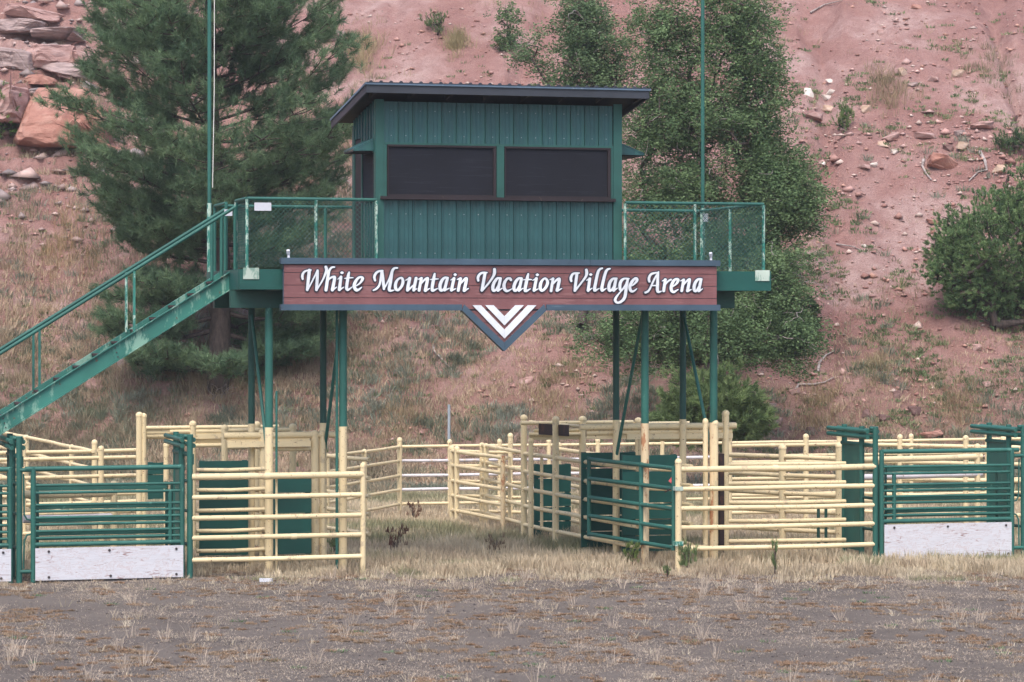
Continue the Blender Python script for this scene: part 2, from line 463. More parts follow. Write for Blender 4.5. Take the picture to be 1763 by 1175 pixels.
ROCKS = [
 (32, 40, 100, 26, 'rock_grey', 'thin grey shale ledge at the top left corner of the slope'),
 (30, 92, 80, 40, 'rock_grey', 'dark grey shale block above the orange boulder at left edge'),
 (84, 86, 100, 44, 'rock_pink', 'layered pink rock block in the middle of the left outcrop'),
 (108, 112, 120, 26, 'rock_grey', 'long thin grey slab sticking out under the layered pink block'),
 (98, 56, 100, 22, 'rock_grey', 'flat grey slab in the upper left outcrop above the pink block'),
 (133, 62, 34, 15, 'rock_grey', 'small grey slab at the right end of the upper left outcrop'),
 (118, 132, 40, 14, 'rock_pink', 'small pink slab just above the orange boulder right side'),
 (140, 96, 46, 22, 'rock_pink', 'pink ledge end beside the pine tips in the left outcrop'),
 (52, 16, 110, 22, 'rock_pink', 'pale pink ledge at the very top of the left outcrop'),
 (568, 60, 58, 22, 'rock_grey', 'flat grey slab with shaded underside upper right of the pine'),
 (1393, 157, 20, 17, 'rock_pale', 'whitest stone of the pale scatter right of the oak'),
 (1430, 159, 18, 11, 'rock_pale', 'small white stone right of the whitest one'),
 (1421, 169, 27, 12, 'rock_pale', 'long flat white stone under the two white stones'),
 (1428, 139, 18, 9, 'rock_pale', 'tiny white stone above the pale scatter'),
 (1428, 186, 26, 13, 'rock_buff', 'buff stone at the foot of the pale scatter'),
 (1402, 198, 36, 17, 'rock_pink', 'rounded pink rock below the pale scatter, left of the small shrub'),
 (1491, 188, 18, 14, 'rock_buff', 'buff block right of the small upright shrub'),
 (1551, 122, 24, 16, 'rock_buff', 'buff block at the right end of the middle ledge'),
 (1527, 126, 32, 15, 'rock_pink', 'pink slab at the left end of the middle ledge'),
 (1648, 125, 23, 14, 'rock_buff', 'lone buff block with pale top high on the right slope'),
 (1571, 146, 20, 8, 'rock_grey', 'thin grey plates stacked right of the middle ledge'),
 (1607, 136, 20, 11, 'rock_pink', 'triangular pink stone right of the grey plates'),
 (1515, 55, 14, 12, 'rock_pink', 'single dull pink stone high on the bare slope'),
 (1577, 10, 26, 10, 'rock_orange', 'orange stone at the top edge of the right slope'),
 (1533, 231, 30, 20, 'rock_pink', 'round topped pink rock in the middle of the right slope'),
 (1521, 248, 24, 11, 'rock_buff', 'flat buff slab below the round topped rock'),
 (1540, 262, 14, 9, 'rock_pale', 'small pale stone below the flat buff slab'),
 (1505, 283, 15, 9, 'rock_pale', 'small pale stone left of the curved dead branch'),
 (1486, 288, 24, 8, 'rock_pink', 'flat pink flake left of the small pale stone'),
 (1415, 282, 13, 7, 'rock_pale', 'small white stone just right of the oak bulge'),
 (1388, 292, 26, 15, 'rock_dark', 'dark cracked rock close to the oak bulge'),
 (1334, 290, 20, 17, 'rock_pink', 'pink stone half behind the oak at mid height'),
 (1436, 272, 14, 9, 'rock_pink', 'small pink stone in green weeds right of the oak'),
 (1625, 276, 56, 28, 'rock_orange', 'largest orange brown boulder on the right slope'),
 (1655, 252, 28, 16, 'rock_buff', 'squared buff brown block above the largest right boulder'),
 (1632, 253, 20, 12, 'rock_dark', 'dark rounded block left of the squared block'),
 (1654, 229, 24, 12, 'rock_grey', 'grey rounded stone above the squared block'),
 (1722, 289, 33, 20, 'rock_buff', 'flat faced brown block above the big juniper'),
 (1745, 203, 20, 13, 'rock_dark', 'dark block at the right edge above the small juniper'),
 (1690, 215, 42, 16, 'rock_pink', 'pink bedrock bump right of the grey rounded stone'),
 (1590, 232, 40, 12, 'rock_pink', 'broken pink plates left of the squared block'),
 (1606, 382, 30, 8, 'rock_orange', 'orange cap slab of the small pedestal left of the juniper'),
 (1604, 397, 12, 15, 'rock_orange', 'narrow orange stone holding up the cap slab'),
 (905, 655, 26, 14, 'rock_pink', 'pale pink stone on the slope under the sign point'),
 (1371, 559, 19, 7, 'rock_pale', 'long pale stone beside the thin sapling'),
 (1488, 424, 11, 6, 'rock_pale', 'little pale stone on the bare slope right of the walkway'),
 (1682, 598, 18, 14, 'rock_pink', 'pink stone below the big juniper'),
 (1368, 674, 22, 11, 'rock_pink', 'pink stone at the end of the lower dead branch'),
 (1544, 678, 14, 14, 'rock_dark', 'brown upright stone in the weeds of the lower right slope'),
 (1574, 706, 26, 16, 'rock_dark', 'largest dark stone of the lower right slope'),
 (1490, 712, 22, 13, 'rock_dark', 'dark stone left of the largest dark stone'),
 (1526, 719, 27, 11, 'rock_dark', 'flat dark stone between the two dark stones'),
 (1398, 740, 26, 12, 'rock_dark', 'dark stone just behind the green chute top'),
 (1600, 748, 44, 12, 'rock_orange', 'flat orange slab at the foot of the slope'),
 (1335, 722, 26, 12, 'rock_pink', 'dusty pink stone right of the low green shrub'),
 (1330, 698, 22, 12, 'rock_grey', 'grey stone above the dusty pink stone'),
 (165, 660, 36, 20, 'rock_pink', 'red brown rock in the dry grass under the stair'),
 (215, 622, 26, 16, 'rock_grey', 'grey stone just under the stair beam'),
 (88, 462, 22, 14, 'rock_pink', 'pinkish stone in the grass above the stair'),
 (1620, 745, 14, 12, 'rock_dark', 'small dark stone right of the flat orange slab'),
 (1700, 660, 22, 10, 'rock_pink', 'pink stone on the lower slope by the right edge'),
 (1000, 452, 18, 12, 'rock_pink', 'pink stone behind the walkway'),
]
for i, (px, py, w, h, m, lab) in enumerate(ROCKS[:9]):
    pass
for i, (px, py, w, h, m, lab) in enumerate(ROCKS):
    rock('rock', lab, px, py, w, h, m, 100 + i, tilt=random.uniform(-.22, .22), cuts=12, sink=(.85 if i < 9 else .35), depth=(.8 if i < 9 else None), group='rocks lying on the red slope')

# loose chips of stone, far too many to count
def chips(n, name, label, urange, trange, smin, smax, cols, seed, dens=None):
    r = np.random.default_rng(seed)
    t = r.uniform(*trange, n); u = r.uniform(-1, 1, n) * .2 * t
    if dens is not None:
        k = r.uniform(size=n) < dens(u, t); t = t[k]; u = u[k]; n = len(t)
    z = hill(u, t)
    s = smin * (smax / smin) ** (r.uniform(size=n) ** 2.4)
    base = np.array([(1, 0, 0), (0, 1, 0), (-1, 0, 0), (0, -1, 0), (.2, .1, .7), (-.1, 0, -.5)], float)
    v = base[None] * (1 + r.normal(size=(n, 6, 1)) * .25) + r.normal(size=(n, 6, 3)) * .12
    v *= s[:, None, None] * np.array([1, .8, .7])
    a = r.uniform(0, 6.28, n); ca, sa = np.cos(a), np.sin(a)
    x = v[..., 0] * ca[:, None] - v[..., 1] * sa[:, None]; y = v[..., 0] * sa[:, None] + v[..., 1] * ca[:, None]
    X = SA * t + CA * u; Y = CA * t - SA * u
    vv = np.stack([x + X[:, None], y + Y[:, None], v[..., 2] + (z + s * .15)[:, None]], -1).reshape(-1, 3)
    f = np.array([(0, 1, 4), (1, 2, 4), (2, 3, 4), (3, 0, 4), (1, 0, 5), (2, 1, 5), (3, 2, 5), (0, 3, 5)])
    tr = (f[None] + (np.arange(n) * 6)[:, None, None]).reshape(-1, 3)
    cols = np.array(cols); c = cols[r.integers(0, len(cols), n)] * r.uniform(.8, 1.2, (n, 1))
    return tri_mesh(name, vv, tr, 'stone', np.repeat(c, 6, 0), label=label, cat='stones', kind='stuff')
def rockdens(u, t):
    px = CX + u / t * FPX
    d = .09 + .6 * (fbm(u / 1.6, t / 1.6, 91, 3) > .56)
    d = d + np.where((u > 5.5) & (t > 66) & (t < 80), .45 * vnoise(u / 1.2, t / 1.5, 92), 0)
    return d
PK = [(.42, .25, .22), (.37, .21, .18), (.47, .31, .28), (.32, .17, .145), (.52, .40, .35), (.42, .24, .19)]
chips(52000, 'scree', 'loose pink and pale stone chips scattered over the red slope', None, (61, 92), .014, .12, PK, 5, rockdens)
chips(2600, 'broken_stones', 'broken flat stones in the rocky band of the right slope', None, (66, 80), .05, .22, PK, 15,
      lambda u, t: np.where((u > 6.5) & (u < 14), np.clip((fbm(u / 1.3, t / 1.5, 93, 3) - .48) * 6, 0, 1), .03))
chips(9000, 'outcrop_rubble', 'grey and pink rubble of the upper left outcrop', None, (74, 90), .04, .42, [(.30, .24, .23), (.42, .30, .27), (.24, .20, .20), (.46, .34, .31)], 16,
      lambda u, t: np.where(u < -8.6, .75, .0))

# ================================================================== GRASSES
def blades(name, label, cen, nb, rad, hgt, wid, col, seed, lean=.5, cvar=.18, mat='grass', kind='stuff', cat='grass', parent=None, curve=.3, dz=None):
    """tufts: cen Nx3 (world), nb blades each; hgt/rad/col may be per-tuft arrays"""
    r = np.random.default_rng(seed); n = len(cen)
    if n == 0: return None
    hgt = np.broadcast_to(np.asarray(hgt, float), (n,)); rad = np.broadcast_to(np.asarray(rad, float), (n,))
    col = np.broadcast_to(np.asarray(col, float), (n, 3))
    N = n * nb
    c = np.repeat(cen, nb, 0); H = np.repeat(hgt, nb) * r.uniform(.45, 1.15, N); Rr = np.repeat(rad, nb)
    a = r.uniform(0, 6.283, N); q = np.sqrt(r.uniform(size=N))
    out = np.stack([np.cos(a), np.sin(a), np.zeros(N)], 1)
    b0 = c + out * (q * Rr)[:, None]
    ln = lean * (.25 + q) * r.uniform(.2, 1.2, N)
    a2 = a + r.normal(size=N) * .7
    o2 = np.stack([np.cos(a2), np.sin(a2), np.zeros(N)], 1)
    side = np.stack([-np.sin(a2 + r.normal(size=N)), np.cos(a2 + r.normal(size=N)), np.zeros(N)], 1) * (wid / 2)
    up = np.array((0, 0, 1.))
    mid = b0 + up * (H * .55)[:, None] + o2 * (H * ln * .4)[:, None]
    tip = b0 + up * (H * (1 - .25 * ln))[:, None] + o2 * (H * ln)[:, None]
    v = np.stack([b0 - side, b0 + side, mid + side * .8, mid - side * .8, tip], 1).reshape(-1, 3)
    f = np.array([(0, 1, 2), (0, 2, 3), (3, 2, 4)])
    tr = (f[None] + (np.arange(N) * 5)[:, None, None]).reshape(-1, 3)
    cc = np.repeat(col, nb, 0) * r.uniform(1 - cvar, 1 + cvar, (N, 1))
    cc = np.repeat(cc, 5, 0)
    if parent is None: return tri_mesh(name, v, tr, mat, cc, label=label, cat=cat, kind=kind)
    return tri_mesh(name, v, tr, mat, cc, parent=parent, kind=kind)
def pick(n, seed, trange, dens, ufac=.2, urange=None):
    r = np.random.default_rng(seed)
    # even density per square metre
    t = np.sqrt(r.uniform(trange[0] ** 2, trange[1] ** 2, n)); u = r.uniform(-1, 1, n) * ufac * t
    k = r.uniform(size=n) < dens(u, t)
    t, u = t[k], u[k]
    z = hill(u, t)
    return np.stack([SA * t + CA * u, CA * t - SA * u, z - .01], 1), u, t
def lerp(a, b, f): return np.array(a)[None] * (1 - f[:, None]) + np.array(b)[None] * f[:, None]
STRAW, STRAW2, OLIVE, GREEN, SAGE = (.60, .51, .36), (.42, .33, .235), (.20, .19, .09), (.10, .16, .055), (.22, .25, .20)

# belt of tall bleached grass along the front fence
c, u, t = pick(13000, 61, (40.2, 44.8), lambda u, t: np.clip((t - 41.0 + 2.4 * (fbm(u / 1.1, t * 0, 303, 3) - .5)) * .6, 0, 1) * np.clip(.42 + 3.0 * (fbm(u / .7, t / .5, 3, 3) - .5), .03, 1))
g = (vnoise(u / .9, t / .9, 8) > .80).astype(float)
blades('fence_line_grass', 'bleached tall grass growing along the foot of the front fences', c, 9, .11, (.07 + .20 * vnoise(u / .5, t / .5, 4)) * np.clip((t - 40.3) / 2.3, .25, 1), .012,
       lerp(STRAW, STRAW2, vnoise(u / .4, t / .4, 9)) * (1 - .5 * g[:, None]) + np.array(GREEN) * .5 * g[:, None], 1)
# pens
c, u, t = pick(34000, 62, (44.4, 61.5), lambda u, t: .55 + .45 * vnoise(u / 1.2, t / 1.2, 13))
gr = np.clip((fbm(u / 1.8, t / 1.3, 14, 3) - .50) * 7, 0, 1)
gr = np.maximum(gr, np.clip((t - 56.5) / 2, 0, 1) * np.clip(1 - np.abs(t - 58.8) / 2.0, 0, 1))
cols = lerp(STRAW, STRAW2, vnoise(u / .5, t / .5, 15)); cols = cols * 1.12 * (1 - .65 * gr[:, None]) + np.array((.16, .20, .09)) * .65 * gr[:, None]
blades('pen_grass', 'dry straw and green grass covering the pens behind the front fences', c, 8, .13, .13 + .13 * vnoise(u / .9, t / .9, 16), .014, cols, 2)
# lower slope bunch grass
def lowdens(u, t):
    s = t - 61; left = np.clip(-u / 5 + .2, 0, 1)
    band = np.clip(1.25 - s / (9 + 9 * left), 0, 1)
    return np.clip(band * (.45 + .12 * left + .9 * (fbm(u / 1.6, t / 1.6, 18, 3) - .35)), .0, 1)
c, u, t = pick(60000, 63, (60.5, 82), lowdens)
f = fbm(u / 2.0, t / 2.0, 19, 3); f = np.clip((f - .35) * 3, 0, 1)
left = np.clip(-u / 6 + .3, 0, 1)
cols = lerp((.50, .385, .27), (.25, .215, .145), f)
blades('slope_grass', 'tan bunch grass on the lower red slope', c, 10, .13, (.16 + .22 * left * vnoise(u, t, 12)), .016, cols, 3, lean=.8)
# faint pale grass tufts higher up
c, u, t = pick(5200, 64, (66, 90), lambda u, t: np.clip((fbm(u / 2.2, t / 2.6, 23, 3) - .48) * 3.2, 0, .8) * (.35 + .65 * (u < 8)))
blades('thin_slope_grass', 'sparse tan grass wisps on the upper red slope', c, 9, .16, .26, .010, lerp((.45, .34, .22), (.33, .27, .15), vnoise(u, t, 24)), 4, lean=.8)
# sagebrush
c, u, t = pick(15000, 65, (61, 77), lambda u, t: np.clip((fbm(u / 1.5, t / 1.2, 26, 3) - .42) * 4.5, 0, .8) * np.clip(1.3 - (t - 62) / 12, 0, 1) * np.where(u < 3.5, 1, .4))
blades('sagebrush', 'low grey green sagebrush patches on the lower slope', c, 34, .17, .24, .018, lerp((.29, .31, .25), (.20, .23, .15), vnoise(u, t, 27)), 5, lean=.9, mat='foliage', cat='shrubs')
# green weeds on the right
def weed(u, t):
    px = CX + u / t * FPX
    a = np.where((px > 1230), 1.0, .30)
    return a * np.clip((fbm(u / .9, t / .9, 28, 3) - .46) * 4.5, 0, 1) * np.clip(1.25 - (t - 62) / 19, .0, 1)
c, u, t = pick(26000, 66, (60.5, 84), weed)
blades('slope_weeds', 'small green weeds dotted over the right side of the slope', c, 22, .13, .11, .026, lerp((.14, .21, .10), (.26, .29, .15), vnoise(u * 2, t * 2, 29)), 6, lean=1.0, mat='foliage', cat='weeds')
# arena surface: rusty mats, straw litter, wisps
c, u, t = pick(3000, 67, (28, 43.4), lambda u, t: np.clip((fbm(u / .9, t / 1.3, 33, 3) - .40) * 4, .10, .85))
n = len(c); sz_ = RNG.uniform(.25, 1.0, n) ** 1.5 * 1.3
K = 13
mats = np.repeat(c, K, 0) + np.concatenate([RNG.normal(size=(n * K, 2)) * .075 * np.repeat(sz_, K)[:, None], np.zeros((n * K, 1))], 1)
tint = np.repeat(RNG.uniform(size=n), K)
blades('rusty_mat_weeds', 'flat rusty brown weed mats on the arena dirt', mats, 12, .030, .042, .009,
       lerp((.30, .185, .115), (.31, .235, .16), np.clip(tint * .7 + RNG.uniform(size=len(mats)) * .3, 0, 1)), 7, lean=1.3)
c, u, t = pick(60000, 68, (28, 43.2), lambda u, t: np.clip(.40 + 2.4 * (fbm(u / .8, t / .8, 34, 4) - .5) + .5 * np.clip((t - 40) / 3, 0, 1), .04, 1))
blades('straw_litter', 'short straw litter lying on the arena dirt', c, 6, .09, .040, .0065, lerp((.50, .41, .32), (.34, .28, .23), RNG.uniform(size=len(c))), 8, lean=2.2)
c, u, t = pick(3000, 69, (28.2, 43.0), lambda u, t: np.clip(.14 + .8 * np.clip((t - 39.0) / 3, 0, 1) + 1.6 * (fbm(u / .6, t / .6, 35, 3) - .55), .03, 1))
blades('straw_wisps', 'bleached standing straw wisps on the arena dirt', c, 14, .06, .05 + .15 * vnoise(u * 3, t * 3, 36) ** 2, .006, lerp((.62, .53, .40), (.44, .36, .27), RNG.uniform(size=len(c))), 9, lean=1.2)
c, u, t = pick(90, 71, (28.2, 42.0), lambda u, t: np.full(len(u), .8))
blades('dry_twiggy_weeds', 'pale dry twiggy weeds standing here and there on the arena dirt', c, 26, .05, .28, .005, (.50, .41, .33), 19, lean=.9, cat='weeds')
c, u, t = pick(60, 70, (29, 42.5), lambda u, t: np.full(len(u), .9))
blades('green_sprigs', 'tiny green weed sprigs on the arena dirt', c, 40, .10, .05, .010, (.13, .20, .10), 10, lean=1.4, cat='weeds')
chips(9000, 'pebbles', 'dirt clods and pebbles on the arena surface', None, (28.5, 43), .006, .03, [(.12, .10, .10), (.18, .145, .13), (.09, .075, .075), (.24, .20, .17)], 6)

# red dock weeds and single bushy weeds
def weedplant(name, label, px, py, hpx, wpx, col, n=70, seed=0, cat='weed', group=None, wid=.014, lean=.5):
    t = EYE * FPX / (py - HY); p = UT((px - CX) * t / FPX, t, 0)
    root = thing(name, label, cat, p, group)
    h = hpx * t / FPX; w = wpx * t / FPX / 2
    r = np.random.default_rng(seed); m = MB()
    for k in range(7):
        a = r.uniform(0, 6.28); d = w * r.uniform(.2, .9)
        m.tube([p, p + np.array((math.cos(a) * d * .4, math.sin(a) * d * .4, h * .5)), p + np.array((math.cos(a) * d, math.sin(a) * d, h * r.uniform(.7, 1)))], [.006, .004, .002], 4)
    m.build('stem', 'bark', root)
    cen = np.array([p + np.array((math.cos(a) * d, math.sin(a) * d, z)) for a, d, z in
                    zip(r.uniform(0, 6.28, n // 2), w * np.sqrt(r.uniform(0, 1, n // 2)), r.uniform(0.15, .9, n // 2) * h)])
    blades('foliage', None, cen, 9, w * .16, h * .28, wid, col, seed, lean=lean, mat='foliage', kind=None, parent=root)
weedplant('dock_weed', 'reddish brown dock weed in the gateway nearest the cream post', 682, 952, 46, 40, (.15, .075, .055), n=34, seed=1, group='dry dock weeds')
weedplant('dock_weed', 'reddish brown dock weed farther back in the gateway, below the corner post', 712, 898, 34, 26, (.14, .07, .05), n=26, seed=2, group='dry dock weeds')
weedplant('dock_weed', 'dull brown dock weed in the middle of the gateway grass', 852, 955, 36, 36, (.19, .14, .095), n=26, seed=3, group='dry dock weeds')
weedplant('green_weed', 'bushy green weed right beside the gate hinge post', 1183, 985, 56, 30, (.17, .23, .10), 54, 4, group='green weeds at the fences')
weedplant('green_weed', 'feathery green weed behind the green swing gate', 1088, 975, 40, 26, (.14, .19, .06), 60, 5, group='green weeds at the fences')
weedplant('green_weed', 'thin tall green weed stalk under the right cream panel', 1334, 990, 58, 8, (.17, .23, .10), 24, 6, group='green weeds at the fences')
weedplant('green_weed', 'bushy olive weed behind the left cream panel', 578, 965, 48, 30, (.17, .23, .10), 48, 7, group='green weeds at the fences')
weedplant('green_weed', 'small green weed at the edge of the dirt below the gate', 1149, 995, 24, 14, (.17, .23, .10), 24, 8, group='green weeds at the fences')

# ================================================================== TREES
def skeleton(base, cen, seed, up=.35):
    """join every foliage clump to the nearest piece of wood below it"""
    r = np.random.default_rng(seed)
    order = np.argsort(np.linalg.norm(cen - base, axis=1))
    nodes = [np.array(base, float)]; par = [-1]; leaf = []
    for i in order:
        c = cen[i]; nn = np.array(nodes)
        d = c - nn; L = np.linalg.norm(d, axis=1)
        cost = L + np.clip(nn[:, 2] - c[2], 0, None) * 1.5
        k = int(np.argmin(cost)); a = nn[k]; L = float(np.linalg.norm(c - a))
        ns = max(1, int(L / .45)); prev = k
        for s in range(1, ns + 1):
            f = s / ns; p = a * (1 - f) + c * f
            p = p + np.array((0, 0, -up * L * f * (1 - f) * .6)) + (r.normal(size=3) * .05 * L * (s < ns))
            nodes.append(p); par.append(prev); prev = len(nodes) - 1
        leaf.append((prev, i))
    return nodes, par, leaf
def wood(nodes, par, r0, tip=.008, pw=2.2, name='limb', root=None, minr=0, trunk_pts=None, kink=None):
    n = len(nodes); w = np.full(n, tip ** pw)
    for i in range(n - 1, 0, -1):
        if par[i] >= 0: w[par[i]] += w[i]
    rad = w ** (1 / pw); rad *= 1; s = r0 / rad[0]
    rad = np.where(rad * s > tip * 1.5, rad * s, np.minimum(rad, tip * 2))
    m = MB()
    for i in range(1, n):
        if rad[i] < minr: continue
        m.tube([nodes[par[i]], nodes[i]], [min(rad[par[i]], rad[i] * 1.6), rad[i]], 5 if rad[i] < .05 else 8, cap=False)
    return m, rad
def leaves_oak(cen, per, spread, size, col1, col2, seed):
    r = np.random.default_rng(seed); n = len(cen); N = n * per
    c = np.repeat(cen, per, 0) + r.normal(size=(N, 3)) * spread * np.array([1, 1, .75])
    a = r.normal(size=(N, 3)); a /= np.linalg.norm(a, axis=1)[:, None]; a[:, 2] *= .6
    b = np.cross(a, r.normal(size=(N, 3))); b /= np.linalg.norm(b, axis=1)[:, None]
    s = size * r.uniform(.6, 1.3, (N, 1))
    v = np.stack([c - a * s, c - b * s * .45, c + a * s, c + b * s * .45], 1).reshape(-1, 3)
    f = np.array([(0, 1, 2), (0, 2, 3)]); tr = (f[None] + (np.arange(N) * 4)[:, None, None]).reshape(-1, 3)
    k = np.repeat(r.uniform(size=n), per)[:, None] * .7 + r.uniform(size=(N, 1)) * .3
    cc = np.array(col1) * (1 - k) + np.array(col2) * k
    return v, tr, np.repeat(cc, 4, 0)
def leaves_needle(cen, axis, tufts, spread, nn, ln, wid, col1, col2, seed, cone=.9, flat=.7):
    r = np.random.default_rng(seed); n = len(cen); T = n * tufts; N = T * nn
    tc = np.repeat(cen, tufts, 0) + r.normal(size=(T, 3)) * spread * np.array([1, 1, flat])
    ax = np.repeat(axis, tufts, 0) + r.normal(size=(T, 3)) * .35; ax /= np.linalg.norm(ax, axis=1)[:, None]
    c = np.repeat(tc, nn, 0); d = np.repeat(ax, nn, 0) + r.normal(size=(N, 3)) * cone; d /= np.linalg.norm(d, axis=1)[:, None]
    L = ln * r.uniform(.7, 1.15, (N, 1))
    c = c + np.repeat(ax, nn, 0) * r.uniform(-.7, .4, (N, 1)) * ln
    s = np.cross(d, r.normal(size=(N, 3))); s /= np.linalg.norm(s, axis=1)[:, None]; s *= wid / 2
    v = np.stack([c - s, c + s, c + d * L], 1).reshape(-1, 3)
    tr = np.arange(N * 3).reshape(-1, 3)
    k = np.repeat(np.repeat(r.uniform(size=n), tufts) * .5 + r.uniform(size=T) * .5, nn)[:, None]
    cc = (np.array(col1) * (1 - k) + np.array(col2) * k) * r.uniform(.85, 1.15, (N, 1))
    return v, tr, np.repeat(cc, 3, 0)
def fill(ells, t, seed, shell=.45):
    """clump centres inside ellipsoids given as photo-plane centre/radii at distance t: (px,py,rx,ry,count[,dt,depthfac])"""
    r = np.random.default_rng(seed); out = []
    for e in ells:
        px, py, rx, ry, n = e[:5]; dt = e[5] if len(e) > 5 else 0; df = e[6] if len(e) > 6 else .85
        tt = t + dt
        d = r.normal(size=(n, 3)); d /= np.linalg.norm(d, axis=1)[:, None]
        q = (shell + (1 - shell) * r.uniform(size=n)) if shell > 0 else r.uniform(size=n) ** (1 / 3)
        d *= q[:, None]
        u = (px - CX) * tt / FPX + d[:, 0] * rx * tt / FPX
        z = EYE - tt * (py - HY) / FPX + d[:, 2] * ry * tt / FPX
        ttt = tt + d[:, 1] * rx * tt / FPX * df
        out.append(np.stack([SA * ttt + CA * u, CA * ttt - SA * u, z], 1))
    return np.concatenate(out)
def above(cen, m=.12):
    t = cen[:, 0] * SA + cen[:, 1] * CA; u = cen[:, 0] * CA - cen[:, 1] * SA
    return cen[cen[:, 2] > hill(u, t) + m]

# ---- ponderosa pine
def pine():
    t, base = hit(375, 672)
    t += 0
    root = thing('pine_tree', 'large dark green pine with long needles left of the booth', 'tree', base)
    r = np.random.default_rng(3)
    H = 14.2; tips = []; m = MB(); trunk = []
    for k in range(14):
        z = H * k / 13
        trunk.append(base + UT(.10 * math.sin(z * .6) - .012 * z, 0, z))
    m.tube([base - np.array((0, 0, .4))] + trunk, [.30] + [.26 * (1 - k / 14) ** .8 + .02 for k in range(14)], 12)
    m.build('trunk', 'bark', root)
    def prof(z):        # crown half width by height above the base, from the photo's outline
        zs = [0.3, 1.0, 2.0, 3.2, 4.4, 5.4, 6.5, 7.8, 9.0, 10.5, 14.2]
        ws = [1.6, 2.5, 2.9, 2.6, 3.2, 3.7, 3.3, 3.0, 2.7, 2.4, .4]
        return float(np.interp(z, zs, ws))
    nb = 142; cen = []; ax = []; bm = MB()
    for k in range(nb):
        z0 = .5 + (H - .7) * (k / nb) ** .95
        az = k * 2.399 + r.normal() * .3
        L = prof(z0) * r.uniform(.80, 1.04)
        if True:
            if r.uniform() < (.5 if 1.2 < z0 < 2.3 else .08): continue
        o = base + UT(.10 * math.sin(z0 * .6) - .012 * z0, 0, z0)
        dirv = UT(math.cos(az), math.sin(az), 0)
        droop = -.35 if z0 < 3 else (-.05 if z0 < 6 else .18)
        pts = []
        for s in np.linspace(0, 1, 7):
            p = o + dirv * L * s + np.array((0, 0, L * (droop * s + .32 * s * s))) + r.normal(size=3) * .05 * s
            pts.append(p)
        bm.tube(pts, [max(.012, .075 * (1 - z0 / 15) * (1 - s)) for s in np.linspace(0, 1, 7)], 6, cap=False)
        for s in np.linspace(.30, 1, 7):
            p = o + dirv * L * s + np.array((0, 0, L * (droop * s + .32 * s * s)))
            for sgn in (-1, 1, 0):
                if r.uniform() < .10: continue
                sd_ = UT(math.cos(az + sgn * r.uniform(.7, 1.2)), math.sin(az + sgn * r.uniform(.7, 1.2)), 0)
                ll = (.20 + .28 * L * (1 - abs(s - .55))) * r.uniform(.5, 1.1) * (0.35 if sgn == 0 else 1)
                e = p + sd_ * ll + np.array((0, 0, ll * r.uniform(.05, .5)))
                bm.tube([p, (p + e) / 2 + np.array((0, 0, -.03)), e], [.018, .013, .009], 4, cap=False)
                for q in ((.55, 1.0) if ll > .35 else (1.0,)):
                    cen.append(p * (1 - q) + e * q); ax.append(sd_ * .5 + dirv * .4 + np.array((0, 0, .75)))
    bm.build('branches', 'bark', root)
    cen = np.array(cen); ax = np.array(ax); ax /= np.linalg.norm(ax, axis=1)[:, None]
    keep = (cen[:, 2] > hill(cen[:, 0] * CA - cen[:, 1] * SA, cen[:, 0] * SA + cen[:, 1] * CA) + .3)
    cen, ax = cen[keep], ax[keep]
    v, tr, c = leaves_needle(cen, ax, 5, .13, 44, .21, .013, (.080, .145, .082), (.20, .285, .15), 4, cone=.70)
    tri_mesh('crown', v, tr, 'foliage', c, parent=root)
    # twisted bare twigs at the foot
    q = MB()
    for k in range(10):
        p = P(372 + r.normal() * 12, 690, t - .4); a = r.uniform(-2.6, -.5)
        pts = [p]
        for s in range(5):
            a += r.normal() * .5; pts.append(pts[-1] + UT(math.cos(a) * .13, 0, -math.sin(a) * .10))
        q.tube(pts, [.012, .01, .008, .006, .004, .003], 4)
    q.build('dead_twigs', 'bleached_wood', root)
pine()

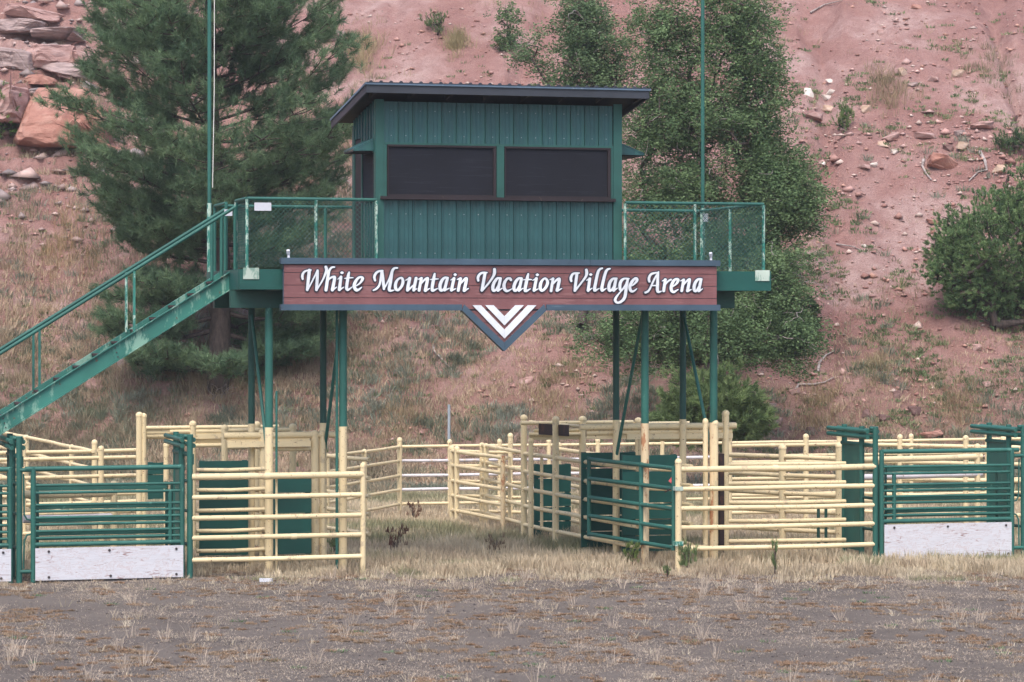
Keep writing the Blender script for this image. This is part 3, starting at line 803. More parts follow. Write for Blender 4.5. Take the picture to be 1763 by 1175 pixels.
def broadleaf(name, label, base_px, ells, leafper=46, spread=.17, size=.052, c1=(.070, .125, .055), c2=(.185, .265, .12), seed=1, r0=.10,
              kind='oak', cat='tree', group=None, t=None, trunkn='trunk', tip=.008, minr=.0, shell=.3, tw=0, ln=.10, wid=.016, tufts=4, nn=24, base_t=None, flat=.75):
    tb, base = hit(*base_px)
    tt = t if t else tb
    cen = above(fill(ells, tt, seed, shell))
    cen = cen + np.random.default_rng(seed + 3).normal(size=cen.shape) * .10
    if kind == 'oak' and len(cen) > 60 and name == 'oak_tree':          # gaps in the crown, wider towards the top
        uu = cen[:, 0] * CA - cen[:, 1] * SA; dd = cen[:, 0] * SA + cen[:, 1] * CA
        gap = fbm(uu / .75 + dd * .3, cen[:, 2] / .75, seed + 9, 2)
        cen = cen[gap > np.interp(cen[:, 2], [4, 8, 12], [.20, .37, .455])]
    root = thing(name, label, cat, base, group)
    nodes, par, leaf = skeleton(base - np.array((0, 0, .15)), cen, seed)
    m, rad = wood(nodes, par, r0, tip)
    m.build(trunkn, 'bark', root)
    if kind == 'oak':
        rq = np.random.default_rng(seed + 77)
        sub = np.repeat(cen, 4, 0) + rq.normal(size=(len(cen) * 4, 3)) * spread * 1.25
        sub = sub[rq.uniform(size=len(sub)) < .85]
        v, tr, c = leaves_oak(sub, int(leafper / 1.5), spread * .56, size, c1, c2, seed)
    else:
        mid = cen.mean(0); ax = cen - (mid - np.array((0, 0, .5))); ax /= np.linalg.norm(ax, axis=1)[:, None]; ax[:, 2] += .45
        v, tr, c = leaves_needle(cen, ax, tufts, spread, nn, ln, wid, c1, c2, seed, cone=.6, flat=flat)
    tri_mesh('crown', v, tr, 'foliage', c, parent=root)
    if tw:
        r = np.random.default_rng(seed + 5); q = MB()
        for k in range(tw):
            i = r.integers(0, len(cen)); p = cen[i].copy(); d = r.normal(size=3) * np.array((1, 1, .7)); d /= np.linalg.norm(d)
            pts = [p]
            for s in range(5):
                d = d + r.normal(size=3) * .45; d /= np.linalg.norm(d); pts.append(pts[-1] + d * .13)
            q.tube(pts, [.011, .009, .008, .006, .004, .003], 4)
        q.build('bare_twigs', 'bleached_wood', root, kind='stuff')
    return root
# tall oak right of the booth, reaching out of the frame
broadleaf('oak_tree', 'tall loose leafed oak with grey twigs right of the booth, tallest on the slope', (1215, 640),
          [(1150, 40, 60, 90, 60), (1260, 60, 70, 90, 80), (1180, 190, 105, 95, 150), (1310, 105, 42, 60, 40), (1295, 200, 60, 62, 60), (1100, 110, 34, 40, 18),
           (1105, 230, 40, 60, 24), (1140, 320, 80, 110, 90), (1240, 330, 110, 100, 120), (1355, 345, 60, 46, 130), (1330, 300, 40, 40, 60), (1130, 470, 80, 80, 90), (1250, 460, 90, 80, 100),
           (1330, 430, 30, 50, 20), (1210, -60, 80, 60, 40)], leafper=84, spread=.21, size=.043, seed=21, r0=.17, t=66.5, tw=150)
broadleaf('oak_tree', 'oak with airy crown rising directly behind the booth roof', (1010, 560),
          [(1000, 60, 62, 62, 80), (930, 70, 38, 30, 20), (1015, 150, 80, 60, 80), (920, 100, 28, 26, 12), (1050, 100, 40, 50, 30), (1005, 0, 40, 36, 24), (1010, 250, 70, 70, 50)],
          leafper=80, spread=.19, size=.042, seed=22, r0=.12, t=69, tw=60, c1=(.080, .135, .065), c2=(.19, .265, .13))
broadleaf('oak_thicket', 'low dense oak thicket with bleached dead twigs under the right walkway', (1240, 640),
          [(1250, 570, 110, 65, 120), (1330, 560, 66, 60, 90), (1345, 480, 40, 60, 60), (1370, 600, 30, 36, 24), (1060, 580, 72, 40, 46), (1150, 590, 60, 60, 50), (1190, 520, 80, 50, 50)],
          leafper=76, spread=.19, size=.040, seed=23, r0=.08, t=63.6, tw=150, cat='shrub', trunkn='stems')
broadleaf('juniper_bush', 'bright green shrub half hidden in the oak at mid height', (1310, 330), [(1310, 245, 36, 52, 60)], kind='needle', c1=(.09, .18, .05), c2=(.22, .34, .10),
          spread=.12, seed=24, r0=.05, t=67.5, cat='shrub', trunkn='stems', nn=34, ln=.13)
broadleaf('low_bush', 'bright green rounded shrub behind the right tower legs', (1225, 760),
          [(1222, 700, 88, 64, 300), (1288, 728, 38, 38, 70), (1160, 730, 40, 36, 60)], kind='needle', c1=(.08, .13, .05), c2=(.22, .29, .12), spread=.12, seed=25, r0=.05,
          t=60.3, cat='shrub', trunkn='stems', nn=44, ln=.15, wid=.02)
broadleaf('juniper_tree', 'big rounded dark green juniper at the right edge of the frame', (1725, 560),
          [(1720, 440, 112, 112, 420), (1790, 362, 92, 100, 240), (1655, 465, 62, 62, 150), (1760, 510, 80, 65, 150), (1650, 415, 40, 42, 60)], kind='needle',
          c1=(.085, .16, .07), c2=(.25, .35, .15), spread=.12, seed=26, r0=.16, tufts=6, nn=40, ln=.085, wid=.020, shell=.6)
broadleaf('juniper_bush', 'green juniper bush cut by the left edge of the frame', (4, 240), [(-6, 190, 34, 44, 60), (-20, 200, 34, 34, 30)], kind='needle',
          c1=(.08, .17, .05), c2=(.20, .30, .09), spread=.12, seed=27, r0=.06, cat='shrub', trunkn='stems', nn=36)
broadleaf('small_shrub', 'small round green shrub on the bare slope above the booth', (751, 58), [(752, 40, 20, 18, 26)], kind='needle', c1=(.09, .15, .06), c2=(.20, .26, .12),
          spread=.09, seed=28, r0=.03, cat='shrub', trunkn='stems', nn=20)
broadleaf('oak_sapling', 'slim oak sapling with bushy foot on the slope left of the roof oak', (868, 88), [(870, 68, 16, 20, 20), (875, 25, 11, 30, 12)], leafper=40, spread=.11, size=.045,
          seed=29, r0=.03, cat='sapling')
broadleaf('small_shrub', 'small upright green shrub among pale stones on the right slope', (1455, 228), [(1453, 205, 16, 22, 26)], kind='needle', c1=(.09, .17, .06), c2=(.22, .29, .11),
          spread=.08, seed=30, r0=.03, cat='shrub', trunkn='stems', nn=20)
broadleaf('juniper_bush', 'small dark juniper on the slope at the right edge above the big one', (1745, 262), [(1740, 243, 24, 20, 34), (1765, 250, 24, 18, 20)], kind='needle',
          c1=(.06, .11, .055), c2=(.15, .22, .10), spread=.09, seed=31, r0=.04, cat='shrub', trunkn='stems', nn=24)
broadleaf('oak_sapling', 'thin dark green conical sapling right of the oak thicket', (1388, 590), [(1388, 570, 17, 22, 18), (1394, 525, 11, 32, 12)], leafper=60, spread=.10, size=.042,
          c1=(.045, .085, .035), c2=(.11, .165, .07), seed=32, r0=.03, cat='sapling')
broadleaf('oak_sapling', 'wispy sapling at the top edge right of the tall oak', (1318, 60), [(1316, 20, 12, 28, 9)], leafper=26, spread=.09, size=.04, seed=33, r0=.025, cat='sapling')
for (px, py, w, h, lab, c1, c2) in [
    (625, 95, 42, 60, 'pale yellow grass clump on the slope between pine and booth roof', (.42, .33, .20), (.33, .27, .15)),
    (790, 80, 30, 50, 'yellowish grass clump on the slope above the booth roof', (.38, .31, .18), (.30, .26, .14)),
    (1530, 160, 50, 60, 'pale olive grass clump below the middle ledge on the right slope', (.36, .26, .18), (.27, .22, .13)),
    (1700, 120, 60, 30, 'faint green grass clump high on the right slope', (.26, .22, .14), (.2, .18, .1)),
    (1510, 632, 44, 40, 'tan grass clump in the weeds of the right slope', (.42, .33, .21), (.3, .25, .14)),
    (1410, 710, 50, 50, 'tan grass clump left of the green chute top', (.40, .30, .19), (.28, .22, .12)),
    (1650, 700, 60, 50, 'large tan grass clump above the right chute gate', (.42, .30, .20), (.28, .22, .13)),
    (960, 690, 60, 50, 'tan grass clump left of the right tower legs', (.42, .33, .21), (.3, .24, .14)),
    (690, 720, 60, 50, 'tan grass clump right of the left tower legs', (.42, .33, .21), (.3, .24, .14)),
    (120, 420, 70, 60, 'yellow tan grass patch above the stair on the left slope', (.44, .30, .18), (.33, .25, .13)),
]:
    t_, g_ = hit(px, py)
    r_ = np.random.default_rng(px)
    n_ = 60; w_ = w * t_ / FPX
    u_ = (px - CX) * t_ / FPX + r_.normal(size=n_) * w_ * .4; tt_ = t_ + r_.normal(size=n_) * w_ * .7
    cc_ = np.stack([SA * tt_ + CA * u_, CA * tt_ - SA * u_, hill(u_, tt_)], 1)
    o_ = blades('grass_clump', lab, cc_, 12, .12, h * t_ / FPX * .55, .011, lerp(c1, c2, r_.uniform(size=n_)), px, lean=.7, kind='stuff', cat='grass clump')

def deadwood(label, pts, r, name='dead_branch'):
    q = [hit(px, py)[1] + np.array((0, 0, .05)) for px, py in pts]
    MB().tube(q, [r * (1 - .7 * i / (len(q) - 1)) for i in range(len(q))], 7).build(name, 'bleached_wood', None, label, 'branch', 'bleached branches on the slope')
deadwood('short curved grey branch below the largest right boulder', [(1590, 280), (1588, 290), (1594, 303), (1604, 315)], .045)
deadwood('forked grey branch lying above the big juniper', [(1687, 266), (1696, 283), (1699, 297), (1684, 303), (1668, 316)], .05)
deadwood('bleached crooked branch on the slope right of the oak thicket', [(1408, 645), (1411, 628), (1422, 618), (1437, 608)], .045)
deadwood('long pale branch low on the slope behind the chute tops', [(1368, 680), (1375, 668), (1400, 668), (1420, 662), (1436, 654)], .04)
deadwood('straight weathered branch on the slope left of the sign point', [(745, 598), (748, 612), (762, 625), (782, 645)], .04)
deadwood('thin dark stick high on the bare slope', [(1395, 26), (1420, 12), (1450, 4)], .035)
deadwood('thin stick on the bare slope right of the walkway', [(1440, 425), (1470, 430), (1490, 440)], .025)
deadwood('pale root curling beside the booth left wall', [(575, 325), (590, 310), (602, 318), (598, 335)], .03)

# ================================================================== ANNOUNCER TOWER
YF, YB = 41.9, 43.4                       # front and back leg rows
FX = [7.78, 8.93, 13.80, 14.95]
tower = thing('announcer_tower', 'green steel tower legs and walkway deck carrying the announcer booth', 'tower', (11.4, 42.6, 0))
ZP = 2.24
for row, (y, dx) in enumerate(((YF, 0), (YB, -.0))):
    for i, x in enumerate(FX):
        r = .062 if row == 0 else .054
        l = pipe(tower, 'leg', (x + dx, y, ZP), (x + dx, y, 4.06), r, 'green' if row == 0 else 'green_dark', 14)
        pipe(l, 'painted_foot', (x + dx, y, -.3), (x + dx, y, ZP), r + .003, 'cream_rusty' if (row == 0 and i >= 2) else 'cream', 14)
x = FX[1] - .10
pipe(tower, 'conduit', (x, YF - .02, 0), (x, YF - .02, 4.05), .022, 'green')
for (x0, x1, y0, y1) in ((FX[0], FX[0], YB, YF), (FX[1], FX[1], YF, YB), (FX[2], FX[2], YF, YB), (FX[3], FX[3], YB, YF)):
    pipe(tower, 'brace', (x0, y0 + (.0 if y0 > y1 else .1), 4.0), (x1, y1, 1.62), .027, 'green')
# deck framing
XL, XR, YD0, YD1 = 7.30, 15.70, 41.46, 44.50
for y in (YF, YB):
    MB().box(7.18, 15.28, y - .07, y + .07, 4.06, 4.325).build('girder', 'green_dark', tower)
MB().box(XL - .05, XR + .05, YD0 - .02, YD0 + .03, 4.335, 4.64).build('fascia_board', 'plywood_green', tower)
MB().box(XL - .05, XR + .05, YD1 - .03, YD1 + .02, 4.335, 4.64).build('fascia_board', 'plywood_green', tower)
MB().box(XL - .06, XL - .01, YD0 + .035, YD1 - .035, 4.335, 4.64).build('fascia_board', 'plywood_green', tower)
MB().box(XR + .01, XR + .06, YD0 + .035, YD1 - .035, 4.335, 4.64).build('fascia_board', 'plywood_green', tower)
n = 20
for k in range(n):
    y0 = YD0 + .04 + k * (YD1 - YD0 - .08) / n
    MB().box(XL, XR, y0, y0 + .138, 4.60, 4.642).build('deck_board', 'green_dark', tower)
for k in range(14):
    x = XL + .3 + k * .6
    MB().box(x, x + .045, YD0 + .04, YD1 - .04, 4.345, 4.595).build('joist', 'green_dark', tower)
for x in (7.42, 15.60):
    MB().box(x - .12, x + .12, YD0 - .035, YD0 - .022, 4.49, 4.66).build('bracket_plate', 'pale_plate', tower)
for x, lab in ((9.22, ''), (13.4, '')):
    pass

# guard rails
def railing(label, runs, name='guard_railing'):
    """runs: list of ((x0,y0),(x1,y1),[post fractions],mesh?)"""
    (x0, y0), _, _, _ = runs[0]
    root = thing(name, label, 'railing', (x0, y0, 4.645), 'walkway guard rails')
    for (a, b, ps, mesh) in runs:
        a = np.array(a); b = np.array(b); L = np.linalg.norm(b - a)
        pipe(root, 'top_rail', (*a, 5.705), (*b, 5.705), .026, 'green')
        for f in ps:
            q = a + (b - a) * f
            pipe(root, 'post', (q[0], q[1], 4.64), (q[0], q[1], 5.69), .026, 'green_faded' if mesh else 'green')
        if mesh:
            m = MB(); s = .074; w = .0037
            d = (b - a) / L; nrm = np.array((-d[1], d[0]))
            z0, z1 = 4.67, 5.68; H = z1 - z0
            def seg(s0, zz0, s1, zz1, o):
                p0 = a + d * s0 + nrm * o; p1 = a + d * s1 + nrm * o
                m.tube([(p0[0], p0[1], zz0), (p1[0], p1[1], zz1)], w, 3, cap=False)
            k = -int(H / s) - 1
            while k * s < L:
                for sg in (1, -1):
                    s0, s1 = k * s, k * s + H
                    lo, hi = max(s0, 0), min(s1, L)
                    if hi > lo:
                        if sg == 1: seg(lo, z0 + (lo - s0), hi, z0 + (hi - s0), -.024)
                        else: seg(lo, z1 - (lo - s0), hi, z1 - (hi - s0), -.028)
                k += 1
            m.build('chain_link', 'wire', root)
    return root
railing('left walkway guard rail with chain link and weathered posts', [
    ((7.37, YD0 + .03), (9.36, YD0 + .03), (0, .53, 1), True), ((7.37, YD0 + .06), (7.37, 42.45), (1,), True)])
railing('right walkway guard rail with chain link and whitish corner post', [
    ((13.34, YD0 + .03), (15.64, YD0 + .03), (0, .5, 1), True), ((15.64, YD0 + .06), (15.64, 44.43), (.52, 1), True)])
railing('plain rear guard rail running behind the booth', [
    ((7.37, 44.45), (15.60, 44.45), (.0, .22, .45, .62, .78), False), ((7.37, 43.36), (7.37, 44.42), (0,), False)])

# flag poles
def fpole(label, x, y, mat='green', rope=False):
    root = thing('flag_pole', label, 'pole', (x, y, 4.645), 'tall poles at the rear corners of the deck')
    path(root, 'shaft', [(x, y, 4.4), (x, y, 8.0), (x, y, 10.6)], .032, mat, 12)
    pipe(root, 'sleeve', (x, y, 4.6), (x, y, 5.75), .040, 'green_faded', 12)
    if rope:
        path(root, 'halyard', [(x + .045, y - .04, 6.0), (x + .07, y - .05, 7.6), (x + .075, y - .04, 10.5)], .007, 'rope', 5)
fpole('slim green pole with pale rope at the left rear corner of the walkway', 7.30, 44.55, 'green_faded' if False else 'green', True)
fpole('slim green pole at the right rear corner of the walkway', 15.70, 44.55)

# papers and small lamps
def sheet(label, px0, px1, py0, py1, Y, name='paper_notice'):
    MB().box(XatY(px0, Y), XatY(px1, Y), Y - .003, Y + .003, ZatY(px0, py1, Y), ZatY(px0, py0, Y)).build(name, 'paper', None, label, 'notice', 'paper notices on the railings')
sheet('white paper notice on the front left railing mesh', 438, 467, 349, 363, YD0 - .03)
sheet('small white paper at the head of the stair', 386, 400, 361, 372, 42.9)
sheet('small pale paper at the right rear pole', 1211, 1219, 368, 382, 44.40)

# ================================================================== BOOTH
BX0, BX1, BY0, BY1 = 9.39, 13.31, 41.60, 43.28
booth = thing('announcer_booth', 'green ribbed metal announcer booth with shuttered dark windows on the tower', 'booth', ((BX0 + BX1) / 2, BY0, 4.645))
ZS, ZW0, ZW1 = 5.75, 5.80, 6.56        # sill, window bottom, window top
def roofz(y): return 7.43 - (y - 41.2) * .145
MB().box(BX0 + .03, BX1 - .03, BY0 + .09, BY1 - .03, 4.645, 7.0).build('inner_frame', 'frame_dark', booth)
panel_cache = {}
def ribpanel(x0, w, z0, z1):
    """one strip of ribbed sheet: a raised seam and two small stiffening ribs"""
    key = (round(w, 3), round(z0, 3), round(z1, 3))
    yb = BY0 + .028
    if key not in panel_cache:
        pr = [(0, -.026), (.012, -.026), (.022, 0), (.075, 0), (.083, -.006), (.093, -.006), (.101, 0), (.140, 0), (.148, -.006), (.158, -.006), (.166, 0), (w - .004, 0), (w - .004, .012), (0, .012)]
        m = MB(); n = len(pr)
        m.add([(a, b, z0) for a, b in pr] + [(a, b, z1) for a, b in pr], [tuple(range(n)), tuple(reversed(range(n, 2 * n)))] + [(i, i + n, (i + 1) % n + n, (i + 1) % n) for i in range(n)])
        o = m.build('wall_panel', 'wall_green', booth)
        panel_cache[key] = (o.data)
        # mesh was built in world terms: shift origin
        o.location = (x0, yb, 0)
        return o
    o = bpy.data.objects.new('wall_panel', panel_cache[key]); COL.objects.link(o); o.parent = booth
    o.location = (x0, yb, 0); OFF[o.name] = OFF[booth.name]
    return o
xs0, xs1 = BX0 + .115, BX1 - .13
N = 16; w = (xs1 - xs0) / N
for k in range(N):
    ribpanel(xs0 + k * w, w, 4.645, ZS - .035)
    ribpanel(xs0 + k * w, w, ZW1 + .035, 7.22)
# screws
m = MB()
for k in range(N):
    for z in (7.08, 6.70, 4.9, 5.5):
        x = xs0 + k * w + .12
        m.tube([(x, BY0 + .022, z), (x, BY0 + .014, z)], .008, 6)
m.build('screws', 'galv', booth, kind='stuff')
# corner trims (front faces and returns)
for x0, x1 in ((BX0 - .012, BX0 + .112), (BX1 - .127, BX1 + .012)):
    MB().box(x0, x1, BY0 - .006, BY0 + .02, 4.645, 7.25).build('corner_trim', 'trim_green', booth)
for x0, x1 in ((BX0 - .016, BX0 + .004), (BX1 - .004, BX1 + .016)):
    MB().box(x0, x1, BY0 + .022, BY0 + .13, 4.645, 7.25).build('corner_trim', 'trim_green', booth)
MB().box(BX0 - .016, BX0 + .004, BY1 - .1, BY1 + .01, 4.645, 6.95).build('corner_trim', 'trim_green', booth)
# head trim over the windows
MB().box(xs0, xs1, BY0 - .004, BY0 + .024, ZW1 + .002, ZW1 + .033).build('head_trim', 'trim_green', booth)
# windows
def win(px0, px1):
    x0, x1 = XatY(px0, BY0), XatY(px1, BY0)
    f = MB()
    f.box(x0, x1, BY0 - .012, BY0 + .05, ZW1 - .03, ZW1); f.box(x0, x1, BY0 - .012, BY0 + .05, ZW0 - .03, ZW0)
    f.box(x1 - .045, x1, BY0 - .014, BY0 + .05, ZW0 + .002, ZW1 - .032); f.box(x0, x0 + .02, BY0 - .010, BY0 + .05, ZW0 + .002, ZW1 - .032)
    o = f.build('window', 'frame_dark', booth)
    MB().box(x0 + .021, x1 - .046, BY0 + .018, BY0 + .035, ZW0 + .002, ZW1 - .032).build('shutter_board', 'shutter', o)
win(667, 854); win(869, 1051)
MB().box(XatY(855, BY0), XatY(868, BY0), BY0 - .006, BY0 + .05, ZW0 - .03, ZW1).build('mullion', 'trim_green', booth)
MB().box(xs0, XatY(666, BY0), BY0 + .0, BY0 + .05, ZW0 - .03, ZW1).build('jamb', 'trim_green', booth)
MB().box(XatY(1052, BY0), xs1, BY0 + .0, BY0 + .05, ZW0 - .03, ZW1).build('jamb', 'trim_green', booth)
MB().box(xs0 - .06, xs1 + .03, BY0 - .05, BY0 + .03, ZS - .03, ZW0 - .032).build('sill', 'frame_dark', booth)
# side walls
def sidewall(x, sgn):
    k = 0; y = BY0 + .135
    while y < BY1 - .12:
        w_ = min(.2, BY1 - .11 - y)
        dooring = (sgn < 0)
        zt = roofz(y) - .12
        segs = [(4.645, zt)]
        if sgn < 0 and y + w_ * .5 > 42.55 and y < BY1 - .2: segs = [(6.72, zt)]
        elif sgn < 0: segs = [(4.645, 5.70), (6.45, zt)]
        for (a, b) in segs:
            m = MB(); X = lambda d: x + sgn * d
            pr = [(y, .026), (y + .012, .026), (y + .022, .004), (y + w_ - .004, .004), (y + w_ - .004, -.012), (y, -.012)]
            n_ = len(pr)
            m.add([(X(d), yy, a) for yy, d in pr] + [(X(d), yy, b) for yy, d in pr], [tuple(range(n_)), tuple(reversed(range(n_, 2 * n_)))] + [(i, i + n_, (i + 1) % n_ + n_, (i + 1) % n_) for i in range(n_)])
            m.build('wall_panel', 'wall_green', booth)
        y += w_
sidewall(BX0, -1); sidewall(BX1, 1)
MB().box(BX0 - .006, BX0 + .025, 42.62, 43.1, 4.65, 6.70).build('door', 'frame_dark', booth)
MB().box(BX0 - .022, BX0 - .004, 42.56, 42.615, 4.65, 6.74).build('door_frame', 'trim_green', booth)
MB().box(BX0 - .022, BX0 - .004, 43.105, 43.16, 4.65, 6.74).build('door_frame', 'trim_green', booth)
MB().box(BX0 - .010, BX0 + .02, 41.78, 42.5, 5.74, 6.44).build('side_window', 'shutter', booth)
MB().box(BX0 - .04, BX0 - .011, 41.75, 42.53, 5.70, 5.738).build('side_sill', 'frame_dark', booth)
for x, s in ((BX0, -1), (BX1, 1)):
    a, b = (x + s * .02, x + s * (.42 if s > 0 else .33))
    y0_, y1_ = 41.72, (43.0 if s > 0 else 42.45)
    k = 0
    yy = y0_
    for k in range(6):
        q0, q1 = y0_ + k * (y1_ - y0_) / 6, y0_ + (k + 1) * (y1_ - y0_) / 6 - .008
        m = MB(); zt, zb = (6.66, 6.50)
        m.add([(a, q0, zt), (b, q0, zb), (b, q1, zb), (a, q1, zt), (a, q0, zt - .02), (b, q0, zb - .02), (b, q1, zb - .02), (a, q1, zt - .02)],
              [(0, 1, 2, 3), (7, 6, 5, 4), (0, 4, 5, 1), (1, 5, 6, 2), (2, 6, 7, 3), (3, 7, 4, 0)])
        m.build('awning_strip', 'wall_green', booth)
    m = MB(); m.prism([(a, 6.636), (b, 6.478), (b, 6.462), (a, 6.47)], y0_ + .005, y0_ + .03); m.build('awning_cheek', 'wall_green', booth)
    MB().box(min(a, b), max(a, b), y0_ + .035, y1_ - .03, 6.45, 6.47).build('awning_soffit', 'frame_dark', booth)
# roof
RX0, RX1, RY0, RY1 = 9.14, 13.64, 41.20, 43.80
def slab(x0, x1, y0, y1, top, th, name, mat):
    m = MB(); m.add([(x0, y0, roofz(y0) + top - th), (x1, y0, roofz(y0) + top - th), (x1, y1, roofz(y1) + top - th), (x0, y1, roofz(y1) + top - th),
                     (x0, y0, roofz(y0) + top), (x1, y0, roofz(y0) + top), (x1, y1, roofz(y1) + top), (x0, y1, roofz(y1) + top)],
                    [(0, 3, 2, 1), (4, 5, 6, 7), (0, 1, 5, 4), (1, 2, 6, 5), (2, 3, 7, 6), (3, 0, 4, 7)])
    return m.build(name, mat, booth)
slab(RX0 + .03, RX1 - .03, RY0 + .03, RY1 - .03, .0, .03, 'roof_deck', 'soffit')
slab(RX0, RX1, RY0, RY0 + .028, .0, .115, 'fascia', 'fascia')
slab(RX0, RX0 + .028, RY0 + .03, RY1, .0, .115, 'fascia', 'fascia')
slab(RX1 - .028, RX1, RY0 + .03, RY1, .0, .115, 'fascia', 'fascia')
slab(RX0 - .02, RX1 + .02, RY0 - .022, RY0 + .03, .035, .032, 'drip_edge', 'drip')
slab(RX0 - .02, RX0 + .03, RY0 + .032, RY1, .035, .032, 'drip_edge', 'drip')
slab(RX1 - .03, RX1 + .02, RY0 + .032, RY1, .035, .032, 'drip_edge', 'drip')
n = 29; w = (RX1 - RX0 - .0) / n
for k in range(n):
    x = RX0 + k * w
    pr = [(0, 0), (.04, 0), (.055, .024), (.085, .024), (.10, 0), (w - .001, 0), (w - .001, -.006), (0, -.006)]
    m = MB(); q = len(pr)
    m.add([(x + a, RY0 - .03, roofz(RY0) + .044 + b) for a, b in pr] + [(x + a, RY1, roofz(RY1) + .044 + b) for a, b in pr],
          [tuple(range(q)), tuple(reversed(range(q, 2 * q)))] + [(i, i + q, (i + 1) % q + q, (i + 1) % q) for i in range(q)])
    m.build('roof_sheet', 'fascia', booth)
for k in range(8):
    x = RX0 + .12 + k * (RX1 - RX0 - .28) / 7
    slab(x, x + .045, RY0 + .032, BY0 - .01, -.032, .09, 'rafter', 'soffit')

# ================================================================== STAIR
SL = (4.645 - 2.45) / (7.27 - 3.77)
stair = thing('staircase', 'long green steel stair climbing from the left to the walkway', 'stairs', (0.0, 42.7, 0))
YN, YFa = 42.32, 43.22
def sz(x): return 4.635 - (7.27 - x) * SL
XB = 7.27 - 4.635 / SL
for y, nm in ((YN, 'near'), (YFa, 'far')):
    d = .235
    def plate(o0, o1, y0, y1, nm_, mt='stair_green'):
        m = MB(); m.add([(XB, y0, 0 + o0), (7.27, y0, 4.635 + o0), (7.27, y1, 4.635 + o0), (XB, y1, 0 + o0), (XB, y0, 0 + o1), (7.27, y0, 4.635 + o1), (7.27, y1, 4.635 + o1), (XB, y1, 0 + o1)],
                        [(0, 3, 2, 1), (4, 5, 6, 7), (0, 1, 5, 4), (1, 2, 6, 5), (2, 3, 7, 6), (3, 0, 4, 7)]); return m
    o = plate(-.275, -.02, y, y + .012, 'web').build('stringer', 'stair_green', stair)
    s_ = -1 if y == YN else 1
    a, b = (y - .05, y + .012) if s_ < 0 else (y, y + .062)
    plate(-.018, -.002, a, b, '').build('flange', 'stair_green', o)
    plate(-.293, -.277, a, b, '').build('flange', 'stair_green', o)
for px in (205, 12):
    x = XatY(px, YN)
    m = MB(); m.add([(x - .06, YN - .014, sz(x - .06) - .275), (x + .07, YN - .014, sz(x + .07) - .275), (x + .02, YN - .014, sz(x + .02) - .02), (x - .11, YN - .014, sz(x - .11) - .02),
                     (x - .06, YN - .003, sz(x - .06) - .275), (x + .07, YN - .003, sz(x + .07) - .275), (x + .02, YN - .003, sz(x + .02) - .02), (x - .11, YN - .003, sz(x - .11) - .02)],
                    [(0, 1, 2, 3), (7, 6, 5, 4), (0, 4, 5, 1), (1, 5, 6, 2), (2, 6, 7, 3), (3, 7, 4, 0)])
    o = m.build('splice_plate', 'stair_green', stair)
    for k in range(3):
        q = x - .02 - .02 * k; z = sz(q) - .23 + k * .08
        MB().tube([(q, YN - .026, z), (q, YN - .014, z)], .012, 6).build('bolt', 'bolt', o)
nst = 25
for k in range(nst):
    x = XB + (k + .6) * (7.27 - XB) / nst; z = sz(x) - .10
    MB().box(x - .13, x + .13, YN + .014, YFa - .002, z - .02, z + .012).build('tread', 'rust_plate', stair)
for y in (YN + .005, YFa + .006):
    xs_ = [XB + .2, 6.2 + 1.13]
    off = .93
    path(stair, 'handrail', [(XB + .2, y, sz(XB + .2) + off), (7.33, y, sz(7.33) + off + .0)], .027, 'green', 10)
    for px in (68, 231, -95, -250):
        x = XatY(px, YN)
        MB().beam((x, y, sz(x) - .02), (x, y, sz(x) + off - .02), .035, .05).build('baluster', 'green_faded' if px == 231 else 'green', stair)
for y, x in ((YN + .005, 7.33), (YFa + .006, 7.33), (YFa + .006, 7.12), (YN + .005, 7.12)):
    pipe(stair, 'baluster', (x, y, 4.5), (x, y, sz(x) + .93), .026, 'green')

# ================================================================== SIGN
YS = 41.28                    # front face of the boards
SX0, SX1 = XatY(487, YS), XatY(1236, YS)
def S(px, py):                # photo point on the sign face
    return XatY(px, YS), ZatY(px, py, YS)
sign = thing('arena_sign', 'long maroon plank sign with white script lettering and V point under the booth', 'sign', ((SX0 + SX1) / 2, YS, 3.38))
vc, vz = S(867.5, 606); vc = S(867.5, 560)[0]
zb, zt = 4.02, 4.81
halfw = (S(937, 540)[0] - S(798, 540)[0]) / 2
tipz = ZatY(867, 605, YS)
def vhalf(z, off=0):          # half width of the V at height z, inset by off
    return max(0, (z - tipz - off * 1.42) / (zb - tipz) * halfw)
edges = [zt - .10] + [4.59, 4.40, 4.21, 4.02, 3.83, 3.64] + [tipz + .06]
for a, b in zip(edges[:-1], edges[1:]):
    top, bot = a - .004, b + .004
    if bot >= zb - .01:
        MB().box(SX0 + .02, SX1 - .02, YS, YS + .04, bot if bot > zb + .02 else zb + .02, top).build('plank', 'maroon', sign)
    else:
        i = .03
        wt, wb_ = vhalf(top, i), vhalf(bot, i)
        MB().prism([(vc - wb_, bot), (vc + wb_, bot), (vc + wt, top), (vc - wt, top)] if wb_ > .005 else [(vc, bot), (vc + wt, top), (vc - wt, top)], YS, YS + .04).build('plank', 'maroon', sign)
MB().box(SX0 + .01, SX1 - .01, YS + .044, YS + .07, zb + .03, zt - .02).build('backing', 'slate', sign)
MB().prism([(vc, tipz + .12), (vc + vhalf(zb, .06), zb + .02), (vc - vhalf(zb, .06), zb + .02)], YS + .044, YS + .07).build('backing', 'slate', sign)
tw = .092
xj = XatY(1015, YS)
MB().box(SX0 - .03, xj - .002, YS - .035, YS + .10, zt - tw, zt).build('trim', 'slate', sign)
MB().box(xj + .002, SX1 + .03, YS - .035, YS + .10, zt - tw, zt - .003).build('trim', 'slate', sign)
MB().box(SX0 - .03, vc - halfw - .03, YS - .035, YS + .10, zb, zb + tw).build('trim', 'slate', sign)
MB().box(vc + halfw + .03, SX1 + .03, YS - .035, YS + .10, zb, zb + tw).build('trim', 'slate', sign)
